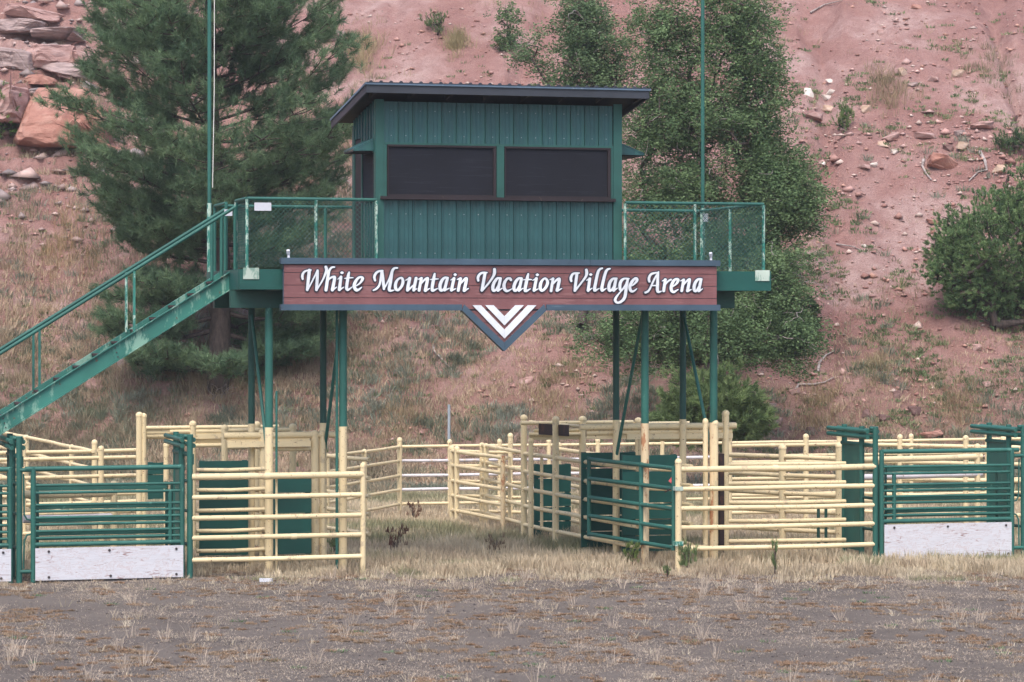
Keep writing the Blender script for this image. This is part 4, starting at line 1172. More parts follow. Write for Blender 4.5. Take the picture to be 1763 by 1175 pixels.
for s in (-1, 1):
    h2 = halfw + .028
    poly = [(vc + s * h2, zb), (vc + s * .001, tipz), (vc + s * .001, tipz + tw * 1.45), (vc + s * (h2 - .035), zb + tw)]
    if s > 0: poly = poly[::-1]
    MB().prism(poly, YS - .037, YS + .10).build('trim', 'slate', sign)
# white chevrons
def Zc(x, y): return S(780 + x / 9.794, 510 + y / 9.794)
for (o0, o1, ii, io) in (((322, 155), (466, 155), (862, 566), (862, 716)), ((535, 155), (678, 155), (862, 342), (862, 494))):
    L = [Zc(*o0), Zc(*o1), Zc(*ii), Zc(*io)]
    x0 = (L[2][0] + L[3][0]) / 2
    L[2] = (x0 - .001, L[2][1]); L[3] = (x0 - .001, L[3][1])
    ZT = L[0][1]; L[1] = (L[1][0], ZT)
    MB().prism(L[::-1], YS - .024, YS - .004).build('chevron_arm', 'letter', sign)
    MB().prism([(2 * x0 - a, b) for a, b in L], YS - .024, YS - .004).build('chevron_arm', 'letter', sign)
# lettering
WORDS = [
 (510, 450, 13.56, {
  'W': [[(145,420,22),(135,350,30),(165,270,26),(230,225,20),(340,210,16)], [(300,215,38),(280,400,36),(250,670,30)], [(255,675,20),(350,500,17),(490,220,20)],
        [(492,220,26),(485,400,34),(465,670,32)], [(470,672,20),(600,460,18),(680,280,28),(700,200,34),(685,135,33)]],
  'h': [[(885,138,18),(820,150,22),(765,220,27),(735,350,34),(688,675,34)], [(720,460,14),(800,390,22),(870,370,30),(888,410,34),(837,670,36)], [(837,675,26),(940,605,9)]],
  'i': [[(960,425,8),(1040,365,22)], [(1038,370,32),(1000,665,36)], [(1005,672,24),(1105,605,9)], [(1062,262,24),(1062,280,24)], [(1045,271,22),(1080,271,22)]],
  't': [[(1230,260,18),(1207,350,34),(1170,600,34),(1185,668,30),(1235,650,20),(1300,600,9)], [(1120,405,8),(1210,392,18),(1320,387,11)]],
  'e': [[(1400,575,13),(1490,505,20),(1542,410,34),(1500,372,26),(1430,405,28),(1362,510,36),(1348,600,38),(1390,668,38),(1450,665,24),(1520,610,11)]]}),
 (636, 450, 9.794, {
  'M': [[(90,325,18),(78,265,21),(110,200,20),(160,170,17),(220,160,12)], [(200,170,17),(170,380,17),(120,460,17),(60,492,10)], [(205,170,24),(225,330,25),(240,470,19)],
        [(240,470,12),(330,300,14),(380,170,22),(412,122,18),(465,115,15)], [(375,190,22),(350,350,26),(330,488,24),(410,490,8)]],
  'o': [[(540,285,18),(560,350,24),(530,435,22),(470,490,20),(435,450,26),(440,370,24),(480,305,18),(540,285,18)]],
  'u': [[(605,325,7),(675,285,17)], [(675,290,25),(645,430,26),(637,488,25)], [(640,495,18),(740,405,12)], [(782,290,25),(740,488,24)], [(745,490,16),(795,465,7)]],
  'n': [[(815,308,7),(875,285,17)], [(870,292,23),(832,492,23)], [(855,390,12),(920,320,16),(968,290,22),(972,320,25),(937,495,26)], [(940,500,18),(1010,460,7)]],
  't': [[(1095,212,14),(1080,290,25),(1052,450,25),(1065,495,22),(1145,460,7)], [(1020,310,7),(1090,303,13),(1155,300,8)]],
  'a': [[(1320,280,14),(1260,282,19),(1207,345,25),(1183,430,26),(1197,488,25),(1240,480,17),(1290,400,12)], [(1308,290,23),(1262,488,24)], [(1265,492,16),(1345,455,7)]],
  'I': [[(1365,320,7),(1425,288,17)], [(1420,292,24),(1377,488,25)], [(1380,492,17),(1450,465,7)], [(1440,222,17),(1440,236,17)], [(1428,229,15),(1452,229,15)]],
  'N': [[(1475,310,7),(1530,290,17)], [(1530,295,23),(1492,495,23)], [(1510,400,12),(1580,325,16),(1622,292,22),(1628,325,25),(1592,495,26)], [(1595,500,18),(1665,460,7)]]}),
 (814, 450, 11.02, {
  'V': [[(97,370,20),(92,310,24),(130,245,22),(190,220,20),(262,218,12)], [(225,228,27),(195,400,28),(165,555,25)], [(175,556,16),(300,410,17),(380,290,22),(405,220,28),(405,158,27)]],
  'a': [[(525,322,16),(460,330,22),(403,400,28),(373,490,29),(385,556,27),(430,545,18),(480,455,14)], [(517,335,26),(470,555,27)], [(475,560,18),(550,515,8)]],
  'c': [[(715,355,25),(695,328,22),(640,340,22),(592,420,28),(588,510,30),(625,562,25),(670,560,18),(735,525,8)]],
  'A': [[(920,322,16),(860,330,22),(803,400,28),(773,490,29),(785,556,27),(830,545,18),(880,455,14)], [(917,335,26),(870,555,27)], [(875,560,18),(945,515,8)]],
  't': [[(1045,243,16),(1025,330,28),(987,515,28),(1000,566,25),(1085,525,8)], [(955,355,8),(1030,348,15),(1105,350,10)]],
  'i': [[(1130,365,8),(1205,325,19)], [(1198,330,27),(1155,555,27)], [(1160,560,19),(1235,525,8)], [(1217,253,19),(1217,268,19)], [(1203,260,17),(1231,260,17)]],
  'o': [[(1375,332,20),(1412,400,27),(1380,495,25),(1310,560,22),(1272,515,28),(1282,420,27),(1325,350,20),(1375,332,20)]],
  'n': [[(1455,355,8),(1520,328,18)], [(1515,335,25),(1477,565,25)], [(1500,450,13),(1570,370,18),(1627,335,24),(1632,375,28),(1592,555,28)], [(1595,562,20),(1680,520,8)]]}),
 (972, 450, 13.56, {
  'V': [[(147,465,25),(137,400,30),(172,315,26),(230,285,24),(335,278,14)], [(280,290,33),(255,480,32),(230,690,29)], [(235,695,20),(370,520,20),(480,370,26),(508,280,34),(498,208,31)]],
  'i': [[(505,450,9),(590,405,22)], [(578,412,32),(540,685,33)], [(545,690,22),(635,630,9)], [(602,305,23),(602,323,23)], [(585,314,20),(619,314,20)]],
  'l': [[(870,168,20),(812,192,24),(765,280,32),(705,560,34),(692,676,35),(740,668,20),(800,635,9)]],
  'L': [[(1048,178,20),(990,198,24),(940,290,32),(872,560,34),(862,676,35),(910,668,20),(965,635,9)]],
  'a': [[(1210,402,18),(1120,415,26),(1053,490,34),(1024,600,35),(1038,684,33),(1090,668,22),(1155,560,16)], [(1188,422,32),(1137,684,33)], [(1142,690,22),(1225,630,9)]],
  'g': [[(1495,408,14),(1380,412,24),(1303,480,33),(1280,600,33),(1303,684,28),(1350,650,18),(1430,520,13)], [(1465,420,28),(1432,600,34),(1395,840,34),(1310,945,28),(1225,968,26),(1175,925,30),(1190,855,25),(1290,725,14),(1420,600,11)]],
  'e': [[(1570,572,13),(1640,510,22),(1682,435,33),(1645,402,26),(1565,480,33),(1515,590,35),(1525,676,34),(1570,705,28),(1620,690,20),(1675,645,11)]]}),
 (1096, 450, 13.56, {
  'A': [[(287,475,26),(278,410,29),(312,325,26),(380,285,24),(505,262,12)], [(503,248,15),(400,430,20),(300,645,20),(250,710,23),(192,735,22)], [(490,275,26),(480,500,33),(482,704,32),(570,702,11)], [(350,570,15),(470,570,15)]],
  'r': [[(590,465,9),(670,425,22)], [(660,432,32),(622,694,33)], [(645,565,15),(720,475,18),(790,432,23)]],
  'e': [[(840,592,13),(925,520,24),(958,440,33),(905,422,26),(843,480,33),(798,600,35),(805,684,33),(850,720,28),(900,700,20),(960,660,11)]],
  'n': [[(1015,465,9),(1095,428,22)], [(1088,438,31),(1042,694,31)], [(1070,575,15),(1150,475,20),(1217,428,28),(1222,465,33),(1178,694,33)], [(1182,702,24),(1270,660,9)]],
  'a': [[(1508,418,18),(1430,425,26),(1362,500,33),(1330,620,35),(1348,694,31),(1390,688,22),(1450,575,16)], [(1492,435,31),(1440,694,33)], [(1445,702,22),(1530,645,9)]]}),
]
def crom(pts, n=7):
    if len(pts) < 3: return np.array(pts, float)
    p = np.array(pts, float); closed = np.allclose(p[0], p[-1]); out = []
    for i in range(len(p) - 1):
        a = p[i - 1] if i > 0 else (p[-2] if closed else p[0]); d = p[i + 2] if i + 2 < len(p) else (p[1] if closed else p[-1])
        b, c = p[i], p[i + 1]
        for k in range(n):
            t = k / n
            out.append(.5 * (2 * b + (c - a) * t + (2 * a - 5 * b + 4 * c - d) * t * t + (3 * b - a - 3 * c + d) * t ** 3))
    out.append(p[-1]); return np.array(out)
def contour(segs, grow, step):
    """marching squares round the union of tapered strokes; returns closed outlines"""
    allp = np.concatenate([np.array(s)[:, :2] for s in segs]); mx = 60 + grow
    x0, y0 = allp.min(0) - mx; x1, y1 = allp.max(0) + mx
    xs = np.arange(x0, x1, step); ys = np.arange(y0, y1, step)
    X, Y = np.meshgrid(xs, ys); D = np.full(X.shape, 1e9)
    for s in segs:
        for a, b in zip(s[:-1], s[1:]):
            ab = b[:2] - a[:2]; L2 = max(1e-6, ab @ ab)
            h = np.clip(((X - a[0]) * ab[0] + (Y - a[1]) * ab[1]) / L2, 0, 1)
            d = np.hypot(X - a[0] - ab[0] * h, Y - a[1] - ab[1] * h) - (a[2] + (b[2] - a[2]) * h) - grow
            D = np.minimum(D, d)
    D[np.abs(D) < 1e-4] = 1e-4
    ins = D < 0; H, W = D.shape; nxt = {}
    def pt(e):
        k, j, i = e
        if k == 0: t = D[j, i] / (D[j, i] - D[j, i + 1]); return (xs[i] + step * t, ys[j])
        t = D[j, i] / (D[j, i] - D[j + 1, i]); return (xs[i], ys[j] + step * t)
    code = ins[:-1, :-1] * 1 + ins[:-1, 1:] * 2 + ins[1:, 1:] * 4 + ins[1:, :-1] * 8
    T = {1: [(3, 0)], 2: [(0, 1)], 3: [(3, 1)], 4: [(1, 2)], 5: [(3, 0), (1, 2)], 6: [(0, 2)], 7: [(3, 2)], 8: [(2, 3)], 9: [(2, 0)], 10: [(0, 1), (2, 3)], 11: [(2, 1)], 12: [(1, 3)], 13: [(1, 0)], 14: [(0, 3)]}
    for j, i in zip(*np.nonzero((code > 0) & (code < 15))):
        E = [(0, j, i), (1, j, i + 1), (0, j + 1, i), (1, j, i)]
        for a, b in T[int(code[j, i])]: nxt[E[a]] = E[b]
    loops = []
    while nxt:
        s = next(iter(nxt)); lp = []; e = s
        while e in nxt: lp.append(pt(e)); e = nxt.pop(e)
        if len(lp) > 5: loops.append(lp)
    return loops
def glyph(segs, ox, oy, sc, grow, y0, y1, name, mat, parent):
    cu = bpy.data.curves.new(name, 'CURVE'); cu.dimensions = '2D'; cu.fill_mode = 'BOTH'
    cu.extrude = (y1 - y0) / 2
    for lp in contour(segs, grow, sc * .45):
        sp = cu.splines.new('POLY'); sp.points.add(len(lp) - 1); sp.use_cyclic_u = True
        for k, (x, y) in enumerate(lp):
            a, b = S(ox + x / sc, oy + y / sc); sp.points[k].co = (a - vc, b, 0, 1)
    tmp = bpy.data.objects.new('tmp', cu); COL.objects.link(tmp)
    dg = bpy.context.evaluated_depsgraph_get(); me = bpy.data.meshes.new_from_object(tmp.evaluated_get(dg))
    bpy.data.objects.remove(tmp); bpy.data.curves.remove(cu)
    off = OFF[sign.name]
    co = np.zeros(len(me.vertices) * 3, np.float32); me.vertices.foreach_get('co', co); co = co.reshape(-1, 3)
    new = np.stack([co[:, 0] + vc - off[0], (y0 + y1) / 2 - co[:, 2] - off[1], co[:, 1] - off[2]], 1)
    me.vertices.foreach_set('co', new.astype(np.float32).ravel()); me.name = name
    me.materials.clear(); me.materials.append(M[mat]); me.update()
    o = bpy.data.objects.new(name, me); COL.objects.link(o); o.parent = parent; OFF[o.name] = off
    return o
gi = 0
for ox, oy, sc, letters in WORDS:
    for ch, strokes in letters.items():
        gi += 1
        segs = [crom(s) for s in strokes]
        o = glyph(segs, ox, oy, sc, 0, YS - .026, YS - .015, 'letter', 'letter', sign)
        glyph(segs, ox, oy, sc, sc * 1.9, YS - .011 - (gi % 3) * .0012, YS - .002, 'letter_outline', 'letter_edge', o)

for px, lab in ((497, 'tiny white spotlight on top of the sign at its left end'), (1224, 'tiny white spotlight on top of the sign at its right end')):
    x = XatY(px, YS + .03)
    root = thing('spotlight', lab, 'lamp', (x, YS + .03, zt), 'small white lamps on the sign')
    MB().tube([(x, YS + .03, zt), (x, YS + .03, zt + .05)], [.022, .018], 8).build('stem', 'paper', root)
    MB().tube([(x, YS + .03, zt + .045), (x - .008, YS + .02, zt + .08), (x - .014, YS + .0, zt + .115)], [.020, .030, .026], 10).build('lamp_head', 'paper', root)

# ================================================================== FENCES
RZ = [1.52, 1.21, .90, .60, .27]
def fence(label, a, b, posts, rz=RZ, r=.038, mat='cream', name='pipe_fence', group='cream pipe fences', pr=.05, ph=1.68, z0=0, stays=(), top_r=None, mats=None, cat='fence', pmat=None):
    """a,b: (x,y) ends; posts: fractions along, or (fraction,height)"""
    a = np.array(a, float); b = np.array(b, float)
    root = thing(name, label, cat, (a[0], a[1], 0), group)
    for i, z in enumerate(rz):
        Lr = float(np.linalg.norm(b - a)); nseg = max(2, int(Lr / .9))
        pts_ = [(*(a + (b - a) * k / nseg), z + (random.uniform(-.008, .008) if 0 < k < nseg else 0) - .006 * math.sin(math.pi * k / nseg)) for k in range(nseg + 1)]
        path(root, 'rail', pts_, (top_r or r) if i == 0 else r, (mats[i] if mats else mat), 10)
        if group == 'cream pipe fences' and z in (RZ[0], RZ[3]) and Lr > 2 and len(rz) == 5:
            f_ = random.uniform(.15, .6); q = a + (b - a) * f_; q2 = a + (b - a) * (f_ + .09 / Lr); rr_ = ((top_r or r) if i == 0 else r) + .006
            pipe(root, 'coupling', (*q, z - .004), (*q2, z - .004), rr_, mat)
    for p in posts:
        f, h = p if hasattr(p, '__len__') else (p, ph)
        q = a + (b - a) * f
        post(root, q[0], q[1], h, pr, pmat or mat)
    for f in stays:
        q = a + (b - a) * f
        MB().tube([(q[0], q[1], rz[-1]), (q[0], q[1], rz[0])], r * .8, 8).build('stay', mat, root)
    return root
Y0 = 41.60
# front line
g_ = fence('cream five rail panel in front, left of the gateway', (XatY(330, Y0), Y0), (XatY(625, Y0), Y0), [(1.0, 1.66)], top_r=.05, pr=.042)
g_ = fence('cream five rail panel in front, right of the green swing gate', (XatY(1172, Y0 - .02), Y0 - .02), (XatY(1507, Y0), Y0), [], top_r=.047)
# thin green and cream stake
root = thing('thin_pole', 'thin upright pipe, green above and cream below, at the left cream panel', 'pole', (XatY(476, Y0 + .09), Y0 + .09, 0))
xp = XatY(476, Y0 + .09)
pipe(root, 'upper_pipe', (xp, Y0 + .09, 1.5), (xp, Y0 + .09, ZatY(476, 674, Y0)), .018, 'green')
pipe(root, 'lower_pipe', (xp, Y0 + .09, -.2), (xp, Y0 + .09, 1.5), .019, 'cream')
# hinge post and swing gate
h = np.array(XY(1168, 42.9))
root = thing('hinge_post', 'cream hinge post at the right side of the gateway', 'post', (*h, 0))
post(root, h[0], h[1], 1.70, .05)
MB().box(h[0] - .07, h[0] + .06, h[1] - .06, h[1] + .06, .40, .47).build('hinge', 'green_faded', root)
MB().box(h[0] - .07, h[0] + .06, h[1] - .06, h[1] + .06, 1.25, 1.31).build('hinge', 'pale_plate', root)
a = np.array(XY(1160, 43.0)); b = np.array(XY(1014, 45.75))
gate = thing('swing_gate', 'dark green five rail swing gate standing open in the gateway', 'gate', (*a, 0))
GZ = [1.585, 1.27, .96, .66, .36]
for z in GZ: pipe(gate, 'rail', (*a, z), (*b, z), .034, 'green')
for f in (0, .37, 1): 
    q = a + (b - a) * f; pipe(gate, 'stile', (q[0], q[1], GZ[-1] - .04), (q[0], q[1], GZ[0] + .04), .036, 'green')
q = a + (b - a) * .03
m = MB(); m.tube([(q[0] - .02, q[1] - .03, 1.36), (q[0] + .03, q[1] - .04, 1.42)], .045, 8); m.build('red_tape_wrap', 'red_tape', gate)
MB().tube([(q[0], q[1] - .03, 1.27), (q[0] - .12, q[1] - .06, 1.22)], .012, 6).build('latch_handle', 'rust_plate', gate)
fence('cream rails set just behind the left front panel', XY(338, 43.0), XY(456, 43.35), [], r=.032, rz=[1.56, 1.25, .93, .62, .31])
fence('short rusty cream rails returning beside the left tower leg', XY(430, 44.4), XY(460, 43.5), [(0.0, 1.62)], r=.034, mat='cream_rusty', rz=[1.5, 1.19, .88, .57, .27])
# right second line and pen fences
fence('cream fence just behind the right front panel, rails slightly higher', XY(1250, 45.35), XY(1456, 45.65), [(0.0, 2.36)], r=.036)
fence('far pen fence running behind the right front panel up to the thick post', XY(1252, 48.6), XY(1445, 47.2), [.5, (1.0, 1.75)], r=.04, pr=.065)
fence('far pen fence behind the right chute gate', XY(1445, 47.2), XY(1690, 48.4), [.97], r=.05, rz=[1.50, 1.2, .8], mats=['cream', 'white_rail', 'cream'])
fence('long cream fence at middle distance on the right', XY(1252, 51.9), XY(1445, 52.6), [.02, .70, 1.0], r=.034)
fence('cream fence slanting behind the right chute to the edge of the frame', XY(1445, 52.6), XY(1800, 51.2), [.3, .62, .8], r=.036)
BR = [1.36, 1.08, .79, .51, .23]
fence('rearmost pen fence, stretch on the far right', XY(1250, 56.6), XY(1850, 59.2), [.0, .33, .52, .74], r=.03, rz=BR, pr=.045, ph=1.45)
fence('rearmost pen fence between the gateway corner post and the right pens', XY(688, 55), XY(1250, 56.6), [.0, .15, .30, .45, .6, .8], r=.03, rz=BR, pr=.045, ph=1.45,
      mats=['cream', 'white_rail', 'white_rail', 'white_rail', 'cream'])
fence('rear pen fence slanting from the corner post towards the left alley', XY(688, 55), XY(553, 50.9), [(0.0, 1.50), (.47, 1.36), (.93, 1.36)], r=.03, rz=BR, pr=.05, ph=1.4)
fence('inner cream fence seen low through the left alley and panel end', XY(558, 48.4), XY(636, 46.9), [], r=.036)
fence('cream panel gate angled in the middle pens', XY(775, 53.4), XY(877, 50.4), [(0.03, 1.42), (.12, 1.42)], r=.036, rz=[1.36, 1.08, .79, .51, .23], stays=(1.0,), pr=.05, name='pipe_gate', cat='gate')
fence('cream panel with paired posts beside the angled gate', XY(830, 52.3), XY(905, 49.1), [(.0, 1.52), (.10, 1.52), (.5, 1.3)], r=.034, pr=.05)
fence('short cream fence running back between the middle pens', XY(775, 53.4), XY(905, 52.6), [.8], r=.03, rz=BR)
# rusty post in the middle pens
root = thing('rusty_post', 'rust streaked cream post standing in the middle pens', 'post', (*XY(866, 50.2), 0))
post(root, *XY(866, 50.2), 1.42, .042, 'cream_rusty', cap=False)
# left pens
fence('left rear pen fence at middle height, farther of two', XY(-60, 48.9), XY(247, 50.3), [.32, .72], r=.036)
fence('left rear pen fence, nearer of two with pipe ends', XY(-60, 46.7), XY(250, 47.8), [.3, .75], r=.034)
fence('left fence slanting down from the stair to the pens', XY(-120, 67), XY(160, 49.8), [.30, .66, .9], r=.034, ph=1.52)
fence('thick railed cream fence low behind the left chute gate', XY(40, 43.0), XY(196, 43.5), [(1.0, 1.32)], r=.062, rz=[1.18, .80], pr=.055, mats=['cream', 'white_rail'])
# right alley west wall (posts, rails)
def lerp2(a, b, f): return np.array(a) * (1 - f) + np.array(b) * f
AWn, AWf = (13.80, YF - .05), XY(902, 49)
fence('right alley wall of five cream rails ending at tall capped posts', AWf, (13.73, 42.05), [(0.0, 2.16), (.30, 2.18)], r=.036, stays=(.17,), pr=.058)
AEn, AEf = (14.80, 42.1), (14.45, 49.0)
fence('right alley inner wall rails seen between the tower legs', (14.72, 42.3), (14.35, 48.6), [(1, 1.6)], r=.036, pr=.06)
fence('short cream fence from tower leg to the paired capped posts', (13.86, 42.35), XY(1214, 44.2), [], r=.036, rz=[1.50, 1.19, .89, .58, .27])
for px, top, t_, lab in ((1214.5, 722, 44.35, 'slimmer left one of the paired capped posts in the right alley'), (1231, 724.5, 44.35, 'thicker right one of the paired capped posts in the right alley')):
    x_, y_ = XY(px, t_)
    root = thing('capped_post', lab, 'post', (x_, y_, 0), 'capped posts of the alleys')
    post(root, x_, y_, EYE - t_ * (top - HY) / FPX - .03, .043 if px < 1220 else .052)
x_, y_ = XY(1241, 44.9)
MB().box(x_ - .035, x_ + .045, y_ - .04, y_ + .04, -.1, 1.72).build('dark_post', 'rust_plate', None, 'dark squared post behind the paired capped posts', 'post')
for px in (1409, 1422):
    x_, y_ = XY(px, 46.3)
    MB().tube([(x_, y_, -.1), (x_, y_, .75)], .028, 8).build('short_stake', 'green_dark', None, 'short dark green stake behind the right cream panel, %s of two' % ('left' if px == 1409 else 'right'), 'stake', 'dark green stakes')
# alley gates made of planks
def plankwall(label, px0, px1, py0, py1, t_, nrows, name='plank_wall'):
    x0, x1 = sorted((XY(px0, t_)[0], XY(px1, t_)[0])); y = XY((px0 + px1) / 2, t_)[1]
    z1 = EYE - t_ * (py0 - HY) / FPX; z0 = max(.05, EYE - t_ * (py1 - HY) / FPX)
    root = thing(name, label, 'wall', ((x0 + x1) / 2, y, 0), 'green plank walls of the alleys')
    hh = (z1 - z0) / nrows
    for k in range(nrows):
        MB().box(x0, x1, y - .02 + random.uniform(-.002, .002), y + .02, z0 + k * hh + .009, z0 + (k + 1) * hh - .009).build('plank', 'plywood_green', root)
    for x in (x0 + .05, x1 - .05):
        MB().box(x - .04, x + .04, y + .022, y + .06, z0, z1).build('batten', 'green_dark', root)
plankwall('dark green plank wall behind the left front panel, wide left one', 341, 429, 793, 957, 43.6, 5)
plankwall('dark green plank gate between the left tower legs', 463, 538, 814, 955, 43.3, 4, 'plank_gate')
plankwall('green plank end of the left alley, seen over the chute gate', 254, 290, 796, 860, 50.0, 3)
plankwall('green plank gate at the far end of the right alley', 917, 985, 799, 930, 49.4, 5, 'plank_gate')
plankwall('upper dark green plank wall left of the right tower legs', 997, 1098, 778.5, 942, 46.4, 6)
plankwall('front dark green plank wall between the right tower legs', 1067, 1170, 783, 950, 45.2, 6)

# overhead slide tracks
def track(label, A, B, items, posts, uprights=(), plate=False):
    """A,B plan points (front, back); items (f0,f1,z,kind,off) ; posts (f,height,r)"""
    A = np.array(A, float); B = np.array(B, float); d = (B - A) / np.linalg.norm(B - A); n_ = np.array((-d[1], d[0]))
    root = thing('slide_gate_track', label, 'gate track', (*A, 0), 'overhead slide gate tracks over the alleys')
    for f0, f1, z, kd, off in items:
        p0 = A + (B - A) * f0 + n_ * off; p1 = A + (B - A) * f1 + n_ * off
        if kd == 'p': pipe(root, 'pipe', (*p0, z), (*p1, z), .034)
        elif kd == 'P': pipe(root, 'pipe', (*p0, z), (*p1, z), .052)
        else: MB().beam((*p0, z), (*p1, z), .06, .09).build('channel', 'cream', root)
    for f, h_, r_ in posts:
        q = A + (B - A) * f; post(root, q[0], q[1], h_, r_)
    return root
def along(A, B, px, t):
    """fraction along the track whose image column is px"""
    a = np.array(A); b = np.array(B); f = np.linspace(-.3, 1.4, 3401)[:, None]; q = a + (b - a) * f
    tt_ = q[:, 0] * SA + q[:, 1] * CA; uu = q[:, 0] * CA - q[:, 1] * SA
    return float(f[np.argmin(np.abs(CX + uu / tt_ * FPX - px))][0])
def ztrack(label, pxa, pxb, t_, items, posts, plate=False):
    """level track parallel to the front; items (px0, px1, py, kind, depth offset); posts (px, py_top, r)"""
    ya = XY(pxa, t_)[1]
    A = (XatY(pxa, ya), ya); B = (XatY(pxb, ya), ya)
    its = [(along(A, B, p0, t_), along(A, B, p1, t_), ZatY((p0 + p1) / 2, py, ya), kd, off) for p0, p1, py, kd, off in items]
    ps = [(along(A, B, p, t_), ZatY(p, py, ya) - .03, r_) for p, py, r_ in posts]
    return track(label, A, B, its, ps)
ztrack('rear roof track of the left pens, tall doubled post at its left end', 243, 600, 46.2,
       [(243, 480, 736, 'p', 0), (247, 292, 742, 'b', .03), (292, 389, 743, 'P', .02), (247, 332, 750.5, 'P', .06), (332, 389, 751, 'b', .0), (285, 391, 761, 'b', .05), (332, 400, 767, 'p', -.02), (389, 445, 744, 'b', .1)],
       [(240, 711, .055), (247.5, 713, .045), (332, 726, .055), (442, 727, .06), (286, 763, .045)])
ztrack('front roof track of the left pens ending in open square pipes', 387, 596, 43.6,
       [(385, 596, 749.5, 'P', 0), (390, 533, 757.5, 'b', .02), (390, 533, 764.5, 'b', -.06), (455, 542, 773.5, 'p', .02)],
       [(453, 740, .062), (542, 742.5, .062), (555, 743, .05)])
ztrack('middle roof posts and cross pipe between the left tower legs', 387, 505, 45.3,
       [(387, 505, 741, 'p', 0), (387, 505, 770, 'p', 0)], [(387, 733, .055), (504, 731, .055)])
ztrack('rear roof track over the right alley carrying the rusted plate', 896, 1210, 48.0,
       [(896, 1090, 728, 'p', 0), (1090, 1188, 729.5, 'p', .04), (912, 1240, 751.5, 'b', .03), (920, 1010, 741, 'p', .03), (910, 998, 748, 'p', -.02)],
       [(1003, 718, .062), (1099, 720.5, .060), (914, 755, .045)])
ztrack('front roof track over the right alley with pipe ends poking out right', 998, 1267, 45.4,
       [(998, 1267, 734.5, 'P', 0), (1011, 1261, 744, 'P', .05), (1078, 1260, 751, 'b', -.02), (1011, 1078, 750, 'b', .07), (1245, 1257, 757, 'p', 0), (1100, 1245, 756, 'p', .05)],
       [(1248, 709, .048), (1103, 745, .045)])
MB().tube([(13.78, 45.3, 2.06), (13.5, 47.5, 2.06)], .03, 8).build('cross_pipe', 'cream', None, 'slanting cross pipe joining the two right roof tracks', 'pipe')
x0_, y0_ = XY(928, 48.0); x1_, y1_ = XY(979, 47.3)
m = MB(); m.beam((x0_, y0_, 1.99), (x1_, y1_, 1.99), .02, .19); m.build('rusted_plate_sign', 'rust_plate', None, 'dark rusted blank plate hanging over the right alley', 'plate')
# ================================================================== BUCKING CHUTES (green)
def divider(label, X, h=2.15):
    root = thing('chute_divider', label, 'chute frame', (X, Y0, 0), 'green chute divider frames')
    post(root, X, Y0, h, .045, 'green', cap=False)
    post(root, X - .06, Y0 + .42, h, .045, 'green', cap=False)
    post(root, X - .02, Y0 + 1.25, h, .045, 'green', cap=False)
    for z, off in ((h - .075, -.085), (h - .165, -.085), (h - .075, .085), (h - .165, .085)):
        pipe(root, 'track_pipe', (X - .02 + off, Y0 + .06, z), (X - .02 + off, Y0 + 1.75, z), .036, 'green')
    pipe(root, 'crossbar', (X - .09, Y0 + .02, h - .02), (X + .05, Y0 + .02, h - .02), .03, 'green')
    pipe(root, 'crossbar', (X, Y0, h - .30), (X - .04, Y0 + 1.3, h - .30), .035, 'green')
    MB().box(X - .045, X - .005, Y0 + .47, Y0 + 1.2, .12, 1.84).build('divider_board', 'green', root)
    MB().box(X - .01, X + .07, Y0 + .05, Y0 + .09, 1.70, 1.86).build('gusset', 'green', root)
    for z in (.5, 1.0, 1.45):
        pipe(root, 'rung', (X, Y0 + .03, z), (X - .05, Y0 + .42, z), .025, 'green_dark')
    return root
divider('green chute divider frame at the left edge of the frame', XatY(33, Y0))
divider('green chute divider frame between left chute gate and cream panel', XatY(327, Y0))
divider('green chute divider frame between right cream panel and right chute gate', XatY(1507, Y0))
divider('green chute divider frame at the right edge of the frame', XatY(1762, Y0))
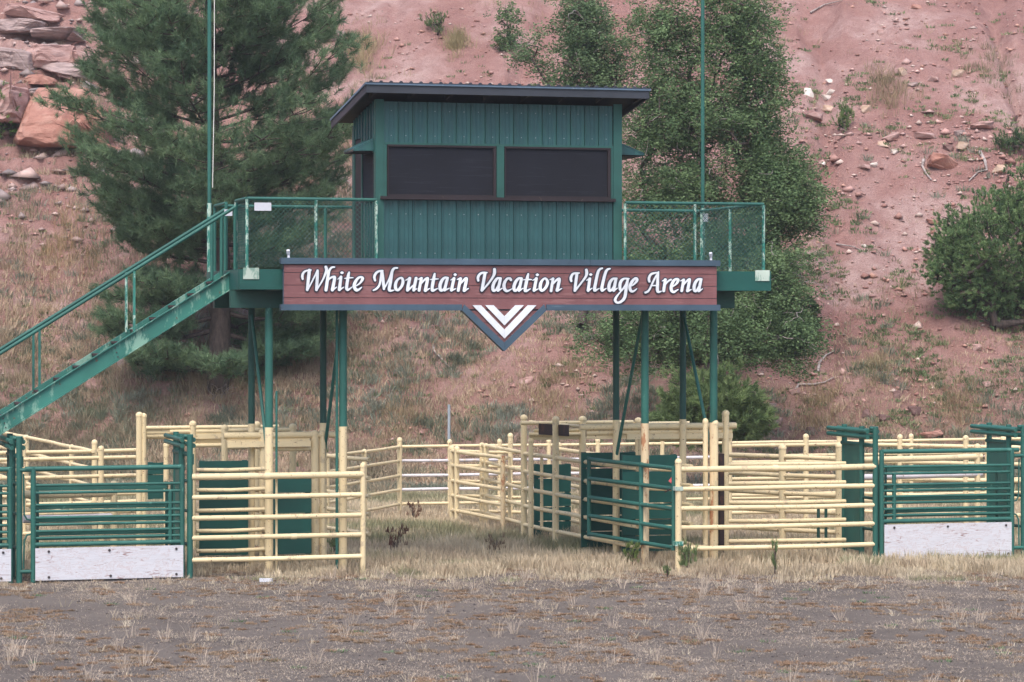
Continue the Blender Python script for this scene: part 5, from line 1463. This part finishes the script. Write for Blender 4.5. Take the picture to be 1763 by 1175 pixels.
def chute_gate(label, x0, x1, dz, flip, inner_px=None):
    y = Y0 - .02
    root = thing('chute_gate', label, 'gate', ((x0 + x1) / 2, y, 0), 'green bucking chute gates')
    zs = [1.51, 1.40, 1.22, 1.125, 1.03, .93, .83, .73]
    pipe(root, 'top_rail', (x0 - (.12 if not flip else 0), y, 1.755 + dz), (x1 + (.12 if flip else 0), y, 1.755 + dz), .036, 'green')
    for z in zs: pipe(root, 'rail', (x0, y, z + dz), (x1, y, z + dz), .022, 'green')
    pipe(root, 'rail', (x0, y, .635 + dz), (x1, y, .635 + dz), .034, 'green')
    for x in (x0, x1): pipe(root, 'stile', (x, y, .0), (x, y, 1.78 + dz), .040, 'green')
    xi = x0 + .22 if flip else x1 - .18
    pipe(root, 'inner_stile', (xi, y + .01, .65 + dz), (xi, y + .01, 1.40 + dz), .034, 'green')
    xj = (xi + .06, x1) if flip else (x0, xi - .02)
    for a_, b_ in ((1.415, 1.495), (1.14, 1.205), (.945, 1.015), (.745, .815), (.68, .72)):
        MB().box(x0 + .02 if not flip else xi, x1 - .02 if flip else xi, y + .30, y + .33, a_ + dz - .005, b_ + dz + .01).build('rear_slat', 'green', root)
    for xx in (x0 + .1, xi, x1 - .1):
        pipe(root, 'rear_stile', (xx, y + .355, .1), (xx, y + .355, 1.52 + dz), .022, 'green_dark')
    kb = MB().box(x0 + .025, x1 + (.01 if not flip else -.03), y - .062, y - .045, .03, .585 + dz).build('kick_board', 'board', root)
    for fx in (.08, .5, .96):
        for zz in (.535 + dz, .075):
            if fx == .5 or True:
                xx = x0 + .03 + (x1 - x0 - .05) * fx + random.uniform(-.03, .03)
                MB().tube([(xx, y - .074, zz), (xx, y - .062, zz)], .020, 8).build('bolt', 'bolt', kb)
    # curved latch rods beside the hinge side
    hx = x0 if not flip else x1; s = -1 if not flip else 1
    path(root, 'latch_rod', [(hx + s * .14, y + .02, 1.60), (hx + s * .13, y + .02, 1.0), (hx + s * .09, y + .02, .93), (hx, y + .02, .91)], .014, 'green', 6)
    path(root, 'latch_rod', [(hx + s * .14, y + .02, .20), (hx + s * .13, y + .02, .62), (hx + s * .09, y + .02, .70), (hx, y + .02, .72)], .014, 'green', 6)
    for z in (1.66, .16): pipe(root, 'hinge_arm', (hx + s * .02, y, z), (hx + s * .20, y, z), .03, 'green')
    return root
chute_gate('green chute gate with scuffed white kick board, left part of the frame', XatY(57, Y0), XatY(313, Y0), -.08, False)
chute_gate('green chute gate with clean white kick board, right part of the frame', XatY(1517, Y0), XatY(1741, Y0), 0, True)
chute_gate('green chute gate almost wholly cut off by the left edge', XatY(-240, Y0), XatY(17, Y0), -.08, False)

# ================================================================== small things
x_, y_ = XY(773, 58.5)
g0 = float(hill((773 - CX) * 58.5 / FPX, 58.5))
MB().tube([(x_, y_, g0 - .1), (x_, y_, EYE - 58.5 * (697 - HY) / FPX)], .03, 8).build('steel_stake', 'galv', None, 'thin grey steel stake standing behind the rear fence', 'stake')
tt = EYE * FPX / (1003 - HY); p = UT((458 - CX) * tt / FPX, tt, 0)
m = MB(); m.beam(UT((447 - CX) * tt / FPX, tt, .035), UT((469 - CX) * tt / FPX, tt, .03), .09, .05)
m.build('litter_block', 'paper', None, 'small pale grey block lying on the dirt before the left cream panel', 'litter')

# ================================================================== thin haze in the air
hb = MB().box(-420, 420, -420, 420, -1.5, 62).build('haze', 'paper', None, None, None, None, 'stuff')
hm = bpy.data.materials.new('haze'); hm.use_nodes = True; hm.node_tree.nodes.clear()
pv = hm.node_tree.nodes.new('ShaderNodeVolumePrincipled'); pv.inputs['Density'].default_value = .0005
pv.inputs['Color'].default_value = (.88, .90, .94, 1); pv.inputs['Anisotropy'].default_value = .2
ho = hm.node_tree.nodes.new('ShaderNodeOutputMaterial'); hm.node_tree.links.new(pv.outputs[0], ho.inputs['Volume'])
hb.data.materials.clear(); hb.data.materials.append(hm)
